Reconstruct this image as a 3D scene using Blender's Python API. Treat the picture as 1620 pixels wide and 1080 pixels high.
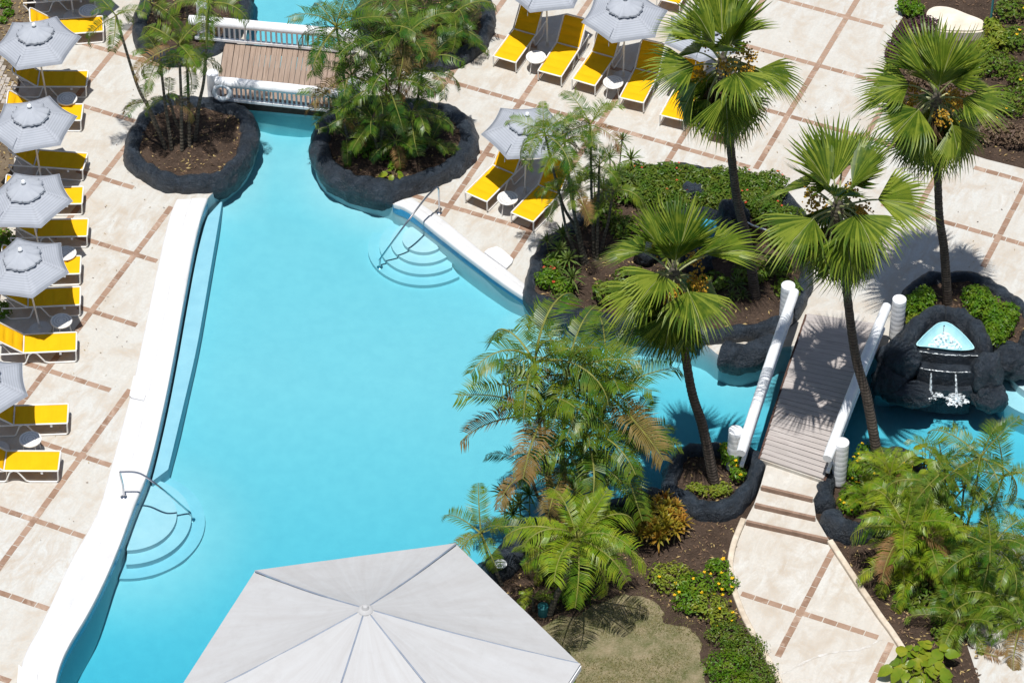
import bpy, bmesh, math, random
import numpy as np
from mathutils import Vector, Matrix, noise
from mathutils.geometry import delaunay_2d_cdt

for o in list(bpy.data.objects):
    bpy.data.objects.remove(o)
S = bpy.context.scene
C = S.collection
R = math.radians
rng = random.Random(7)

# ------------------------------------------------------------------ camera
F_PX, PITCH, ROLL, DIST = 5975.5, R(43.515), R(0.143), 88.28
fwd = Vector((0, math.cos(PITCH), -math.sin(PITCH)))
up0 = Vector((0, math.sin(PITCH), math.cos(PITCH)))
right0 = Vector((1, 0, 0))
cr, sr = math.cos(ROLL), math.sin(ROLL)
RIGHT = cr * right0 + sr * up0
UP = -sr * right0 + cr * up0
CAM = -fwd * DIST
cd = bpy.data.cameras.new('camera')
cam = bpy.data.objects.new('camera', cd)
C.objects.link(cam)
cd.sensor_width = 36
cd.lens = F_PX / 1620 * 36
cd.clip_start = 1
cd.clip_end = 1000
m = Matrix((RIGHT, UP, -fwd)).transposed().to_4x4()
m.translation = CAM
cam.matrix_world = m
S.camera = cam

# ------------------------------------------------------------------ sky, sun, exposure
SUN_DIR = Vector((0.06, 0.20, -1.0)).normalized()     # way the light travels
elev = math.asin(-SUN_DIR.z)
to_sun = -SUN_DIR
w = bpy.data.worlds.new('World')
S.world = w
w.use_nodes = True
nt = w.node_tree
nt.nodes.clear()
sky = nt.nodes.new('ShaderNodeTexSky')
sky.sky_type = 'NISHITA'
sky.sun_disc = False
sky.sun_elevation = elev
sky.sun_rotation = math.atan2(to_sun.x, to_sun.y)
bg = nt.nodes.new('ShaderNodeBackground')
bg.inputs['Strength'].default_value = 0.08
wo = nt.nodes.new('ShaderNodeOutputWorld')
nt.links.new(sky.outputs[0], bg.inputs[0])
nt.links.new(bg.outputs[0], wo.inputs[0])
sl = bpy.data.lights.new('sun', 'SUN')
sl.energy = 5.0
sl.angle = R(0.53)
sl.color = (1.0, 0.975, 0.94)
sun = bpy.data.objects.new('sun', sl)
C.objects.link(sun)
sun.rotation_euler = SUN_DIR.to_track_quat('-Z', 'Y').to_euler()
S.view_settings.view_transform = 'Standard'
S.view_settings.look = 'None'
S.view_settings.exposure = 0.0
S.view_settings.gamma = 1
S.view_settings.use_curve_mapping = False
S.cycles.max_bounces = 10
S.cycles.transparent_max_bounces = 24
S.cycles.transmission_bounces = 6
S.cycles.volume_bounces = 0
S.cycles.caustics_reflective = False
S.cycles.caustics_refractive = False


# ------------------------------------------------------------------ pixel -> place
def ray(px, py):
    return fwd + RIGHT * ((px - 810) / F_PX) - UP * ((py - 540) / F_PX)


def G(px, py=None, z=0.0):
    """point at height z seen at a pixel of the photograph"""
    if py is None:
        px, py = px
    d = ray(px, py)
    return CAM + d * ((z - CAM.z) / d.z)


def GY(px, py, y):
    """point in the upright plane at depth y seen at a pixel"""
    d = ray(px, py)
    return CAM + d * ((y - CAM.y) / d.y)


# ------------------------------------------------------------------ materials
def new_mat(name):
    mt = bpy.data.materials.new(name)
    mt.use_nodes = True
    n = mt.node_tree.nodes
    n.clear()
    out = n.new('ShaderNodeOutputMaterial')
    return mt, mt.node_tree, out


def N(nt, kind, **kw):
    nd = nt.nodes.new(kind)
    for k, v in kw.items():
        if k in nd.inputs.keys() if hasattr(nd.inputs, 'keys') else False:
            nd.inputs[k].default_value = v
        else:
            setattr(nd, k, v)
    return nd


def ramp(nt, src, stops):
    r = nt.nodes.new('ShaderNodeValToRGB')
    e = r.color_ramp.elements
    while len(e) < len(stops):
        e.new(0.5)
    for i, (p, c) in enumerate(stops):
        e[i].position = p
        e[i].color = (*c, 1) if len(c) == 3 else c
    nt.links.new(src, r.inputs[0])
    return r.outputs[0]


def mixc(nt, fac, a, b, mode='MIX'):
    mx = nt.nodes.new('ShaderNodeMix')
    mx.data_type = 'RGBA'
    mx.blend_type = mode
    for sock, v in ((mx.inputs[0], fac), (mx.inputs[6], a), (mx.inputs[7], b)):
        if isinstance(v, (int, float)):
            sock.default_value = v
        elif isinstance(v, tuple):
            sock.default_value = (*v, 1)
        else:
            nt.links.new(v, sock)
    return mx.outputs[2]


def noise_tex(nt, scale, detail=4, rough=0.55, vec=None, distortion=0.0):
    t = nt.nodes.new('ShaderNodeTexNoise')
    t.inputs['Scale'].default_value = scale
    t.inputs['Detail'].default_value = detail
    t.inputs['Roughness'].default_value = rough
    t.inputs['Distortion'].default_value = distortion
    if vec is not None:
        nt.links.new(vec, t.inputs['Vector'])
    return t.outputs[0]


def world_pos(nt, scale=(1, 1, 1), rot=(0, 0, 0)):
    g = nt.nodes.new('ShaderNodeNewGeometry')
    mp = nt.nodes.new('ShaderNodeMapping')
    mp.inputs['Scale'].default_value = scale
    mp.inputs['Rotation'].default_value = rot
    nt.links.new(g.outputs['Position'], mp.inputs['Vector'])
    return mp.outputs[0]


def obj_pos(nt, scale=(1, 1, 1)):
    g = nt.nodes.new('ShaderNodeTexCoord')
    mp = nt.nodes.new('ShaderNodeMapping')
    mp.inputs['Scale'].default_value = scale
    nt.links.new(g.outputs['Object'], mp.inputs['Vector'])
    return mp.outputs[0]


def bsdf(nt, out, col, rough=0.6, spec=0.5, bump=None, bump_str=0.3, bump_dist=0.02, metallic=0.0):
    b = nt.nodes.new('ShaderNodeBsdfPrincipled')
    if isinstance(col, tuple):
        b.inputs['Base Color'].default_value = (*col, 1)
    else:
        nt.links.new(col, b.inputs['Base Color'])
    if isinstance(rough, (int, float)):
        b.inputs['Roughness'].default_value = rough
    else:
        nt.links.new(rough, b.inputs['Roughness'])
    b.inputs['Specular IOR Level'].default_value = spec
    b.inputs['Metallic'].default_value = metallic
    if bump is not None:
        bp = nt.nodes.new('ShaderNodeBump')
        bp.inputs['Strength'].default_value = bump_str
        bp.inputs['Distance'].default_value = bump_dist
        nt.links.new(bump, bp.inputs['Height'])
        nt.links.new(bp.outputs[0], b.inputs['Normal'])
    nt.links.new(b.outputs[0], out.inputs[0])
    return b


def simple(name, c1, c2=None, scale=6.0, rough=0.6, spec=0.5, bump=0.15, metallic=0.0, detail=5, lo=0.35, hi=0.65,
           bdist=0.01):
    mt, nt, out = new_mat(name)
    c2 = c2 or tuple(x * 0.8 for x in c1)
    v = world_pos(nt)
    n1 = noise_tex(nt, scale, detail, 0.6, v)
    col = ramp(nt, n1, [(lo, c2), (hi, c1)])
    n2 = noise_tex(nt, scale * 7, 3, 0.6, v)
    bsdf(nt, out, col, rough, spec, n2, bump, bdist, metallic)
    return mt


YAW = R(-23.683)      # run of the tile bands


def deck_material(name, base, warm, stain, streak=0.55):
    mt, nt, out = new_mat(name)
    v = world_pos(nt)
    vs = world_pos(nt, (1, 1, 1), (0, 0, -YAW))
    mp = nt.nodes.new('ShaderNodeMapping')
    mp.inputs['Scale'].default_value = (2.2, 0.75, 1)
    nt.links.new(vs, mp.inputs['Vector'])
    big = noise_tex(nt, 0.35, 4, 0.6, v, 0.4)
    st = noise_tex(nt, 1.6, 7, 0.72, mp.outputs[0], 0.8)
    fine = noise_tex(nt, 16, 5, 0.7, v)
    blot = noise_tex(nt, 1.3, 6, 0.68, v, 0.6)
    pits = noise_tex(nt, 42, 3, 0.7, v)
    c = ramp(nt, big, [(0.36, warm), (0.66, base)])
    m1 = nt.nodes.new('ShaderNodeMath')
    m1.operation = 'MULTIPLY'
    nt.links.new(ramp(nt, st, [(0.42, (0, 0, 0)), (0.68, (1, 1, 1))]), m1.inputs[0])
    nt.links.new(ramp(nt, big, [(0.38, (0.22, 0.22, 0.22)), (0.60, (streak, streak, streak))]), m1.inputs[1])
    c = mixc(nt, m1.outputs[0], c, stain)
    c = mixc(nt, ramp(nt, blot, [(0.50, (0, 0, 0)), (0.60, (0.38, 0.38, 0.38)), (0.76, (0.68, 0.68, 0.68))]), c, tuple(x * 1.05 for x in stain))
    c = mixc(nt, ramp(nt, blot, [(0.28, (0.5, 0.5, 0.5)), (0.40, (0, 0, 0))]), c, tuple(min(0.86, x * 1.16) for x in base))
    c = mixc(nt, ramp(nt, fine, [(0.35, (0.45, 0.45, 0.45)), (0.6, (0, 0, 0))]), c, tuple(x * 0.74 for x in base))
    c = mixc(nt, ramp(nt, pits, [(0.68, (0, 0, 0)), (0.78, (0.5, 0.5, 0.5))]), c, (0.26, 0.21, 0.16))
    bsdf(nt, out, c, 0.75, 0.25, fine, 0.25, 0.008)
    return mt


M = {}
M['deck'] = deck_material('deck_stone', (0.56, 0.56, 0.53), (0.53, 0.505, 0.45), (0.42, 0.33, 0.235), 0.85)
M['path'] = deck_material('path_stone', (0.585, 0.57, 0.53), (0.53, 0.485, 0.42), (0.40, 0.315, 0.225), 0.7)
M['kerb'] = simple('kerb_stone', (0.66, 0.58, 0.47), (0.46, 0.38, 0.29), 3.5, 0.8, 0.2, 0.3)
M['coping'] = simple('coping_paint', (0.645, 0.645, 0.645), (0.55, 0.54, 0.525), 2.2, 0.55, 0.3, 0.12, lo=0.2, hi=0.5)
M['white'] = simple('white_paint', (0.82, 0.83, 0.84), (0.66, 0.68, 0.70), 5, 0.5, 0.4, 0.25, lo=0.25, hi=0.5)
M['white_metal'] = simple('white_powder_coat', (0.80, 0.78, 0.74), (0.72, 0.70, 0.66), 8, 0.35, 0.5, 0.0)
M['basin'] = simple('pool_plaster', (0.645, 0.655, 0.66), (0.595, 0.62, 0.635), 3.2, 0.7, 0.2, 0.25, detail=8)  # mottle paints the light speckle of water ripples into the plaster colour
M['ledge'] = simple('ledge_plaster', (0.48, 0.60, 0.67), (0.42, 0.55, 0.63), 2.4, 0.7, 0.2, 0.2)
M['step_blue'] = simple('pool_step_blue', (0.60, 0.64, 0.68), (0.54, 0.60, 0.65), 3.0, 0.7, 0.2, 0.2)
M['step'] = simple('pool_step_plaster', (0.66, 0.68, 0.70), (0.60, 0.64, 0.67), 2.4, 0.7, 0.2, 0.2)
M['waterline'] = simple('waterline_tile', (0.05, 0.36, 0.62), (0.035, 0.27, 0.52), 9, 0.25, 0.5, 0.1)
M['fascia'] = simple('fascia_paint', (0.34, 0.60, 0.62), (0.28, 0.52, 0.56), 3, 0.5, 0.3, 0.1)
M['chrome'] = simple('steel', (0.62, 0.62, 0.64), (0.5, 0.5, 0.52), 6, 0.22, 0.5, 0.0, metallic=1.0)
M['teal'] = simple('teal_plastic', (0.03, 0.20, 0.22), None, 6, 0.45)
M['trunk'] = None
M['fruit'] = simple('palm_fruit', (0.52, 0.34, 0.02), (0.30, 0.13, 0.02), 25, 0.6, 0.3, 0.3)
M['deadleaf'] = simple('dead_leaf', (0.26, 0.17, 0.09), (0.12, 0.075, 0.04), 5, 0.8, 0.2, 0.2)
M['stem'] = simple('green_stem', (0.16, 0.15, 0.06), (0.10, 0.07, 0.035), 6, 0.6, 0.3, 0.2)
M['rachis'] = simple('frond_rachis', (0.26, 0.27, 0.06), (0.17, 0.17, 0.04), 6, 0.5, 0.3, 0.1)
M['roof'] = None


def tile_material():
    mt, nt, out = new_mat('terracotta_tile')
    oi = nt.nodes.new('ShaderNodeObjectInfo')
    v = world_pos(nt)
    n1 = noise_tex(nt, 5, 5, 0.65, v)
    big = noise_tex(nt, 1.7, 5, 0.7, v, 0.5)
    c = ramp(nt, oi.outputs['Random'], [(0, (0.22, 0.132, 0.085)), (0.5, (0.285, 0.180, 0.122)), (1, (0.34, 0.23, 0.162))])
    c = mixc(nt, ramp(nt, n1, [(0.42, (0, 0, 0)), (0.7, (0.5, 0.5, 0.5))]), c, (0.40, 0.28, 0.215))
    c = mixc(nt, ramp(nt, big, [(0.54, (0, 0, 0)), (0.68, (0.6, 0.6, 0.6))]), c, (0.56, 0.44, 0.35))
    bsdf(nt, out, c, 0.75, 0.25, n1, 0.2, 0.006)
    return mt


M['tile'] = tile_material()
M['mortar'] = simple('mortar', (0.60, 0.53, 0.44), (0.50, 0.43, 0.34), 9, 0.85, 0.2, 0.2)


def soil_material(name, a, b, c3):
    mt, nt, out = new_mat(name)
    v = world_pos(nt)
    n1 = noise_tex(nt, 2.2, 8, 0.7, v, 0.3)
    n2 = noise_tex(nt, 22, 6, 0.75, v)
    c = ramp(nt, n1, [(0.3, a), (0.65, b)])
    c = mixc(nt, ramp(nt, n2, [(0.5, (0, 0, 0)), (0.75, (0.8, 0.8, 0.8))]), c, c3)
    bsdf(nt, out, c, 0.95, 0.1, n2, 0.9, 0.05)
    return mt


M['soil'] = soil_material('soil', (0.035, 0.024, 0.018), (0.085, 0.058, 0.042), (0.17, 0.12, 0.09))
M['dirt'] = soil_material('dirt', (0.10, 0.075, 0.050), (0.20, 0.155, 0.105), (0.32, 0.26, 0.18))
M['lawn'] = soil_material('lawn_soil', (0.085, 0.105, 0.03), (0.30, 0.245, 0.15), (0.42, 0.36, 0.25))


def rock_material():
    mt, nt, out = new_mat('black_rock_paint')
    v = world_pos(nt)
    n1 = noise_tex(nt, 1.9, 7, 0.7, v, 0.5)
    n2 = noise_tex(nt, 9, 7, 0.72, v, 0.3)
    n3 = noise_tex(nt, 24, 5, 0.7, v)
    c = ramp(nt, n1, [(0.3, (0.009, 0.013, 0.019)), (0.55, (0.023, 0.033, 0.046)), (0.75, (0.055, 0.072, 0.096))])
    c = mixc(nt, ramp(nt, n2, [(0.55, (0, 0, 0)), (0.76, (0.6, 0.6, 0.6))]), c, (0.085, 0.105, 0.13))
    c = mixc(nt, ramp(nt, n3, [(0.69, (0, 0, 0)), (0.80, (0.55, 0.55, 0.55))]), c, (0.26, 0.26, 0.25))
    rg = ramp(nt, n2, [(0.3, (0.30, 0.30, 0.30)), (0.7, (0.55, 0.55, 0.55))])
    mx = nt.nodes.new('ShaderNodeMath')
    mx.operation = 'ADD'
    nt.links.new(n2, mx.inputs[0])
    nt.links.new(n1, mx.inputs[1])
    bsdf(nt, out, c, rg, 0.5, mx.outputs[0], 0.9, 0.13)
    return mt


M['rock'] = rock_material()


def leaf_material(name, a, b, c3, rough=0.42, trans=0.3, tint=(1.25, 1.2, 0.45), spec=0.5, yellow=0.0):
    """a..b run over the objects, c3 mottles each leaf"""
    mt, nt, out = new_mat(name)
    oi = nt.nodes.new('ShaderNodeObjectInfo')
    v = world_pos(nt)
    n1 = noise_tex(nt, 4.5, 4, 0.6, v)
    n2 = noise_tex(nt, 40, 2, 0.5, v)
    c = ramp(nt, oi.outputs['Random'], [(0, a), (1, b)])
    c = mixc(nt, ramp(nt, n1, [(0.42, (0, 0, 0)), (0.68, (0.85, 0.85, 0.85))]), c, c3)
    if yellow:
        c = mixc(nt, ramp(nt, n2, [(0.56, (0, 0, 0)), (0.66, (yellow, yellow, yellow))]), c, (0.40, 0.30, 0.03))
    b_ = nt.nodes.new('ShaderNodeBsdfPrincipled')
    nt.links.new(c, b_.inputs['Base Color'])
    b_.inputs['Roughness'].default_value = rough
    b_.inputs['Specular IOR Level'].default_value = spec * 0.6
    tr = nt.nodes.new('ShaderNodeBsdfTranslucent')
    ct = mixc(nt, 1.0, c, tint, 'MULTIPLY')
    nt.links.new(ct, tr.inputs[0])
    mx = nt.nodes.new('ShaderNodeMixShader')
    mx.inputs[0].default_value = trans
    nt.links.new(b_.outputs[0], mx.inputs[1])
    nt.links.new(tr.outputs[0], mx.inputs[2])
    nt.links.new(mx.outputs[0], out.inputs[0])
    return mt


M['fan'] = leaf_material('fan_leaf', (0.026, 0.076, 0.007), (0.130, 0.195, 0.016), (0.180, 0.225, 0.022), 0.40, 0.20, (1.35, 1.3, 0.4), 0.4)
M['feather'] = leaf_material('feather_leaf', (0.032, 0.105, 0.008), (0.115, 0.195, 0.014), (0.175, 0.200, 0.016), 0.38, 0.22, (1.4, 1.35, 0.4), 0.5)
M['feather_lime'] = leaf_material('lime_feather_leaf', (0.075, 0.185, 0.008), (0.195, 0.285, 0.014), (0.28, 0.295, 0.018), 0.38, 0.22, (1.4, 1.35, 0.4))
M['feather_dark'] = leaf_material('dark_feather_leaf', (0.016, 0.075, 0.008), (0.078, 0.158, 0.014), (0.135, 0.170, 0.016), 0.36, 0.20, (1.4, 1.35, 0.4))
M['feather_old'] = leaf_material('old_feather_leaf', (0.24, 0.17, 0.05), (0.30, 0.15, 0.06), (0.16, 0.13, 0.04), 0.6, 0.25, (1.2, 0.9, 0.5))
M['shrub'] = leaf_material('shrub_leaf', (0.065, 0.17, 0.008), (0.095, 0.21, 0.010), (0.19, 0.27, 0.014), 0.4, 0.34, (1.4, 1.35, 0.4))
M['shrub_lime'] = leaf_material('lime_shrub_leaf', (0.14, 0.22, 0.02), (0.19, 0.26, 0.025), (0.28, 0.27, 0.03), 0.4, 0.3)
M['hedge'] = leaf_material('hedge_leaf', (0.070, 0.15, 0.012), (0.10, 0.18, 0.016), (0.17, 0.19, 0.024), 0.4, 0.32)
M['purple'] = leaf_material('purple_leaf', (0.045, 0.012, 0.030), (0.06, 0.018, 0.035), (0.10, 0.045, 0.05), 0.45, 0.2, (1.2, 0.6, 0.9))
M['brownleaf'] = leaf_material('brown_shrub_leaf', (0.10, 0.065, 0.05), (0.14, 0.09, 0.06), (0.20, 0.14, 0.08), 0.6, 0.2, (1.2, 0.9, 0.6))
M['croton'] = leaf_material('croton_leaf', (0.32, 0.27, 0.02), (0.42, 0.17, 0.03), (0.15, 0.21, 0.02), 0.4, 0.25, (1.2, 1.0, 0.5))
M['drac'] = leaf_material('dracaena_leaf', (0.05, 0.10, 0.02), (0.10, 0.17, 0.03), (0.17, 0.20, 0.05), 0.4, 0.25)
M['philo'] = leaf_material('broad_leaf', (0.13, 0.23, 0.015), (0.30, 0.31, 0.025), (0.12, 0.22, 0.015), 0.36, 0.3)
M['flower_y'] = simple('yellow_flower', (0.80, 0.52, 0.01), (0.65, 0.36, 0.01), 20, 0.6, 0.2, 0.0)
M['flower_r'] = simple('red_flower', (0.60, 0.10, 0.05), (0.48, 0.05, 0.03), 20, 0.6, 0.2, 0.0)
M['grass'] = leaf_material('grass_blade', (0.24, 0.205, 0.085), (0.24, 0.205, 0.085), (0.11, 0.155, 0.03), 0.6, 0.3, yellow=0.4)


def add_segment_stripes(mt, dark, light):  # natural rib tones, also painting pleat highlights and shade into the leaf colour
    nt = mt.node_tree
    b = next(n for n in nt.nodes if n.type == 'BSDF_PRINCIPLED')
    src = b.inputs['Base Color'].links[0].from_socket
    at = nt.nodes.new('ShaderNodeAttribute')
    at.attribute_name = 'segment'
    c = mixc(nt, ramp(nt, at.outputs['Fac'], [(0.0, (0.65, 0.65, 0.65)), (0.55, (0, 0, 0))]), src, dark)
    c = mixc(nt, ramp(nt, at.outputs['Fac'], [(0.6, (0, 0, 0)), (1.0, (0.6, 0.6, 0.6))]), c, light)
    nt.links.new(c, b.inputs['Base Color'])


add_segment_stripes(M['fan'], (0.022, 0.062, 0.006), (0.32, 0.37, 0.05))


def trunk_material(name, a, b, ring):
    mt, nt, out = new_mat(name)
    v = world_pos(nt)
    n1 = noise_tex(nt, 7, 6, 0.7, v)
    wv = nt.nodes.new('ShaderNodeTexWave')
    wv.bands_direction = 'Z'
    wv.inputs['Scale'].default_value = ring
    wv.inputs['Distortion'].default_value = 1.5
    wv.inputs['Detail'].default_value = 2
    nt.links.new(v, wv.inputs['Vector'])
    c = ramp(nt, n1, [(0.35, a), (0.7, b)])
    c = mixc(nt, 0.35, c, ramp(nt, wv.outputs[1], [(0.2, tuple(x * 0.4 for x in a)), (0.8, b)]))
    n3 = noise_tex(nt, 16, 3, 0.6, v)
    c = mixc(nt, ramp(nt, n3, [(0.66, (0, 0, 0)), (0.74, (0.6, 0.6, 0.6))]), c, tuple(min(0.5, x * 2.2) for x in b))
    bsdf(nt, out, c, 0.85, 0.2, wv.outputs[1], 0.4, 0.02)
    return mt


M['trunk'] = trunk_material('palm_trunk', (0.045, 0.035, 0.030), (0.13, 0.105, 0.085), 4.0)
M['cane'] = trunk_material('cane_trunk', (0.075, 0.065, 0.05), (0.19, 0.165, 0.125), 3.0)


def wood_material(name, a, b, rot=0.0):
    mt, nt, out = new_mat(name)
    oi = nt.nodes.new('ShaderNodeObjectInfo')
    v = obj_pos(nt, (1.2, 22, 22))
    add = nt.nodes.new('ShaderNodeVectorMath')
    add.operation = 'ADD'
    cmb = nt.nodes.new('ShaderNodeCombineXYZ')
    mu = nt.nodes.new('ShaderNodeMath')
    mu.operation = 'MULTIPLY'
    mu.inputs[1].default_value = 53
    nt.links.new(oi.outputs['Random'], mu.inputs[0])
    nt.links.new(mu.outputs[0], cmb.inputs[0])
    nt.links.new(mu.outputs[0], cmb.inputs[1])
    nt.links.new(v, add.inputs[0])
    nt.links.new(cmb.outputs[0], add.inputs[1])
    n1 = noise_tex(nt, 1.5, 6, 0.65, add.outputs[0], 0.6)
    c = ramp(nt, n1, [(0.3, a), (0.7, b)])
    c = mixc(nt, ramp(nt, oi.outputs['Random'], [(0, (0.0, 0.0, 0.0)), (1, (0.5, 0.5, 0.5))]), c, tuple(x * 0.72 for x in b))
    bsdf(nt, out, c, 0.8, 0.2, n1, 0.3, 0.008)
    return mt


M['wood'] = wood_material('weathered_plank', (0.30, 0.262, 0.245), (0.52, 0.475, 0.445))
M['wood_warm'] = wood_material('warm_plank', (0.22, 0.155, 0.115), (0.40, 0.305, 0.24))
M['wood_dark'] = simple('dark_timber', (0.11, 0.062, 0.048), (0.07, 0.04, 0.03), 6, 0.8, 0.2, 0.3)
M['riser'] = simple('riser_tile', (0.32, 0.215, 0.16), (0.22, 0.145, 0.105), 6, 0.8, 0.2, 0.2)


def fabric(name, c1, c2, stripes=False, seam_noise=14):
    mt, nt, out = new_mat(name)
    v = obj_pos(nt)
    n1 = noise_tex(nt, 2.4, 5, 0.6, v)
    c = ramp(nt, n1, [(0.35, c2), (0.65, c1)])
    wv_src = noise_tex(nt, 120, 2, 0.5, v)
    if stripes:
        uv = nt.nodes.new('ShaderNodeUVMap')
        wv = nt.nodes.new('ShaderNodeTexWave')
        wv.bands_direction = 'Y'
        wv.inputs['Scale'].default_value = 5.2
        wv.inputs['Distortion'].default_value = 0.0
        nt.links.new(uv.outputs[0], wv.inputs['Vector'])
        c = mixc(nt, ramp(nt, wv.outputs[1], [(0.62, (0, 0, 0)), (0.95, (0.55, 0.55, 0.55))]), c, tuple(x * 0.72 for x in c2))
    b = bsdf(nt, out, c, 0.85, 0.15, wv_src, 0.12, 0.003)
    tr = nt.nodes.new('ShaderNodeBsdfTranslucent')
    nt.links.new(c, tr.inputs[0])
    mx = nt.nodes.new('ShaderNodeMixShader')
    mx.inputs[0].default_value = 0.12
    nt.links.new(b.outputs[0], mx.inputs[1])
    nt.links.new(tr.outputs[0], mx.inputs[2])
    nt.links.new(mx.outputs[0], out.inputs[0])
    return mt


M['yellow'] = fabric('yellow_sling', (0.86, 0.49, 0.006), (0.82, 0.45, 0.005))
M['canopy'] = fabric('grey_canopy', (0.45, 0.475, 0.52), (0.41, 0.435, 0.48), True)
M['canopy_plain'] = fabric('grey_vent', (0.45, 0.475, 0.515), (0.39, 0.415, 0.46))


def roof_material():
    mt, nt, out = new_mat('roof_membrane')
    v = obj_pos(nt)
    sep = nt.nodes.new('ShaderNodeSeparateXYZ')
    nt.links.new(v, sep.inputs[0])
    at = nt.nodes.new('ShaderNodeMath')
    at.operation = 'ARCTAN2'
    nt.links.new(sep.outputs[1], at.inputs[0])
    nt.links.new(sep.outputs[0], at.inputs[1])
    ln = nt.nodes.new('ShaderNodeVectorMath')
    ln.operation = 'LENGTH'
    nt.links.new(v, ln.inputs[0])
    cb = nt.nodes.new('ShaderNodeCombineXYZ')
    m7 = nt.nodes.new('ShaderNodeMath')
    m7.operation = 'MULTIPLY'
    m7.inputs[1].default_value = 6.0
    nt.links.new(at.outputs[0], m7.inputs[0])
    m8 = nt.nodes.new('ShaderNodeMath')
    m8.operation = 'MULTIPLY'
    m8.inputs[1].default_value = 0.35
    nt.links.new(ln.outputs['Value'], m8.inputs[0])
    nt.links.new(m7.outputs[0], cb.inputs[0])
    nt.links.new(m8.outputs[0], cb.inputs[1])
    n1 = noise_tex(nt, 1.6, 6, 0.65, cb.outputs[0], 0.3)       # dirt washed down from the peak
    n2 = noise_tex(nt, 3.0, 6, 0.7, v)
    n3 = noise_tex(nt, 60, 2, 0.6, v)
    c = ramp(nt, n1, [(0.3, (0.42, 0.412, 0.405)), (0.65, (0.465, 0.468, 0.468))])
    c = mixc(nt, ramp(nt, n2, [(0.5, (0, 0, 0)), (0.8, (0.6, 0.6, 0.6))]), c, (0.385, 0.375, 0.365))
    bsdf(nt, out, c, 0.7, 0.3, n3, 0.1, 0.004)
    return mt


M['roof'] = roof_material()


def water_material(name, bump_scale, bump_str, absorb, density, wave2=0.0):
    mt, nt, out = new_mat(name)
    v = world_pos(nt)
    n1 = noise_tex(nt, bump_scale, 4, 0.6, v, 0.6)
    bp = nt.nodes.new('ShaderNodeBump')
    bp.inputs['Strength'].default_value = bump_str
    bp.inputs['Distance'].default_value = 0.05
    nt.links.new(n1, bp.inputs['Height'])
    gl = nt.nodes.new('ShaderNodeBsdfGlossy')
    gl.inputs['Roughness'].default_value = 0.04
    nt.links.new(bp.outputs[0], gl.inputs['Normal'])
    fr = nt.nodes.new('ShaderNodeFresnel')
    fr.inputs['IOR'].default_value = 1.33
    nt.links.new(bp.outputs[0], fr.inputs['Normal'])
    tr = nt.nodes.new('ShaderNodeBsdfTransparent')
    mx = nt.nodes.new('ShaderNodeMixShader')
    nt.links.new(fr.outputs[0], mx.inputs[0])
    nt.links.new(tr.outputs[0], mx.inputs[1])
    nt.links.new(gl.outputs[0], mx.inputs[2])
    nt.links.new(mx.outputs[0], out.inputs[0])
    if density:
        va = nt.nodes.new('ShaderNodeVolumeAbsorption')
        va.inputs['Color'].default_value = (*absorb, 1)
        va.inputs['Density'].default_value = density
        nt.links.new(va.outputs[0], out.inputs[1])
    return mt


M['water'] = water_material('pool_water', 5.0, 0.35, (0.30, 0.845, 0.92), 1.26)
M['water_thin'] = water_material('basin_water', 9, 0.5, (1, 1, 1), 0)


def foam_material():
    mt, nt, out = new_mat('foam')
    v = world_pos(nt)
    n = noise_tex(nt, 14, 4, 0.7, v)
    b = nt.nodes.new('ShaderNodeBsdfPrincipled')
    b.inputs['Base Color'].default_value = (0.85, 0.92, 0.95, 1)
    b.inputs['Roughness'].default_value = 0.3
    tr = nt.nodes.new('ShaderNodeBsdfTransparent')
    mx = nt.nodes.new('ShaderNodeMixShader')
    nt.links.new(ramp(nt, n, [(0.42, (0, 0, 0)), (0.62, (1, 1, 1))]), mx.inputs[0])
    nt.links.new(tr.outputs[0], mx.inputs[1])
    nt.links.new(b.outputs[0], mx.inputs[2])
    nt.links.new(mx.outputs[0], out.inputs[0])
    return mt


M['foam'] = foam_material()
M['aqua'] = simple('aqua_basin', (0.42, 0.72, 0.76), (0.34, 0.64, 0.70), 6, 0.5, 0.3, 0.2)
M['buoy'] = simple('lifebuoy_skin', (0.58, 0.66, 0.72), (0.46, 0.54, 0.60), 6, 0.5, 0.4, 0.1)
M['rope'] = simple('rope', (0.30, 0.32, 0.36), None, 10, 0.8)
M['slab'] = simple('cream_stone', (0.74, 0.68, 0.57), (0.62, 0.54, 0.43), 2.5, 0.8, 0.2, 0.3)
M['chip'] = simple('mulch_chip', (0.20, 0.13, 0.085), (0.07, 0.045, 0.03), 30, 0.9, 0.1, 0.0)
M['chip_light'] = simple('fallen_leaf', (0.46, 0.36, 0.16), (0.30, 0.20, 0.09), 18, 0.8, 0.1, 0.0)
M['brick'] = simple('pale_paver', (0.46, 0.42, 0.37), (0.33, 0.29, 0.25), 5, 0.85, 0.2, 0.3)


# ------------------------------------------------------------------ mesh helpers
def tag(o, label=None, cat=None, group=None, kind=None):
    if label: o['label'] = label
    if cat: o['category'] = cat
    if group: o['group'] = group
    if kind: o['kind'] = kind
    return o


def link(name, me, mat=None, parent=None, mats=None):
    o = bpy.data.objects.new(name, me)
    C.objects.link(o)
    if me is not None and mat is not None and not me.materials:
        me.materials.append(mat)
    if mats:
        for x in mats: me.materials.append(x)
    if parent is not None:
        o.parent = parent
    return o


def empty(name, loc, label=None, cat=None, group=None, rz=0.0):
    o = bpy.data.objects.new(name, None)
    C.objects.link(o)
    o.location = loc
    o.rotation_euler = (0, 0, rz)
    o.empty_display_size = 0.2
    return tag(o, label, cat, group)


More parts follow.
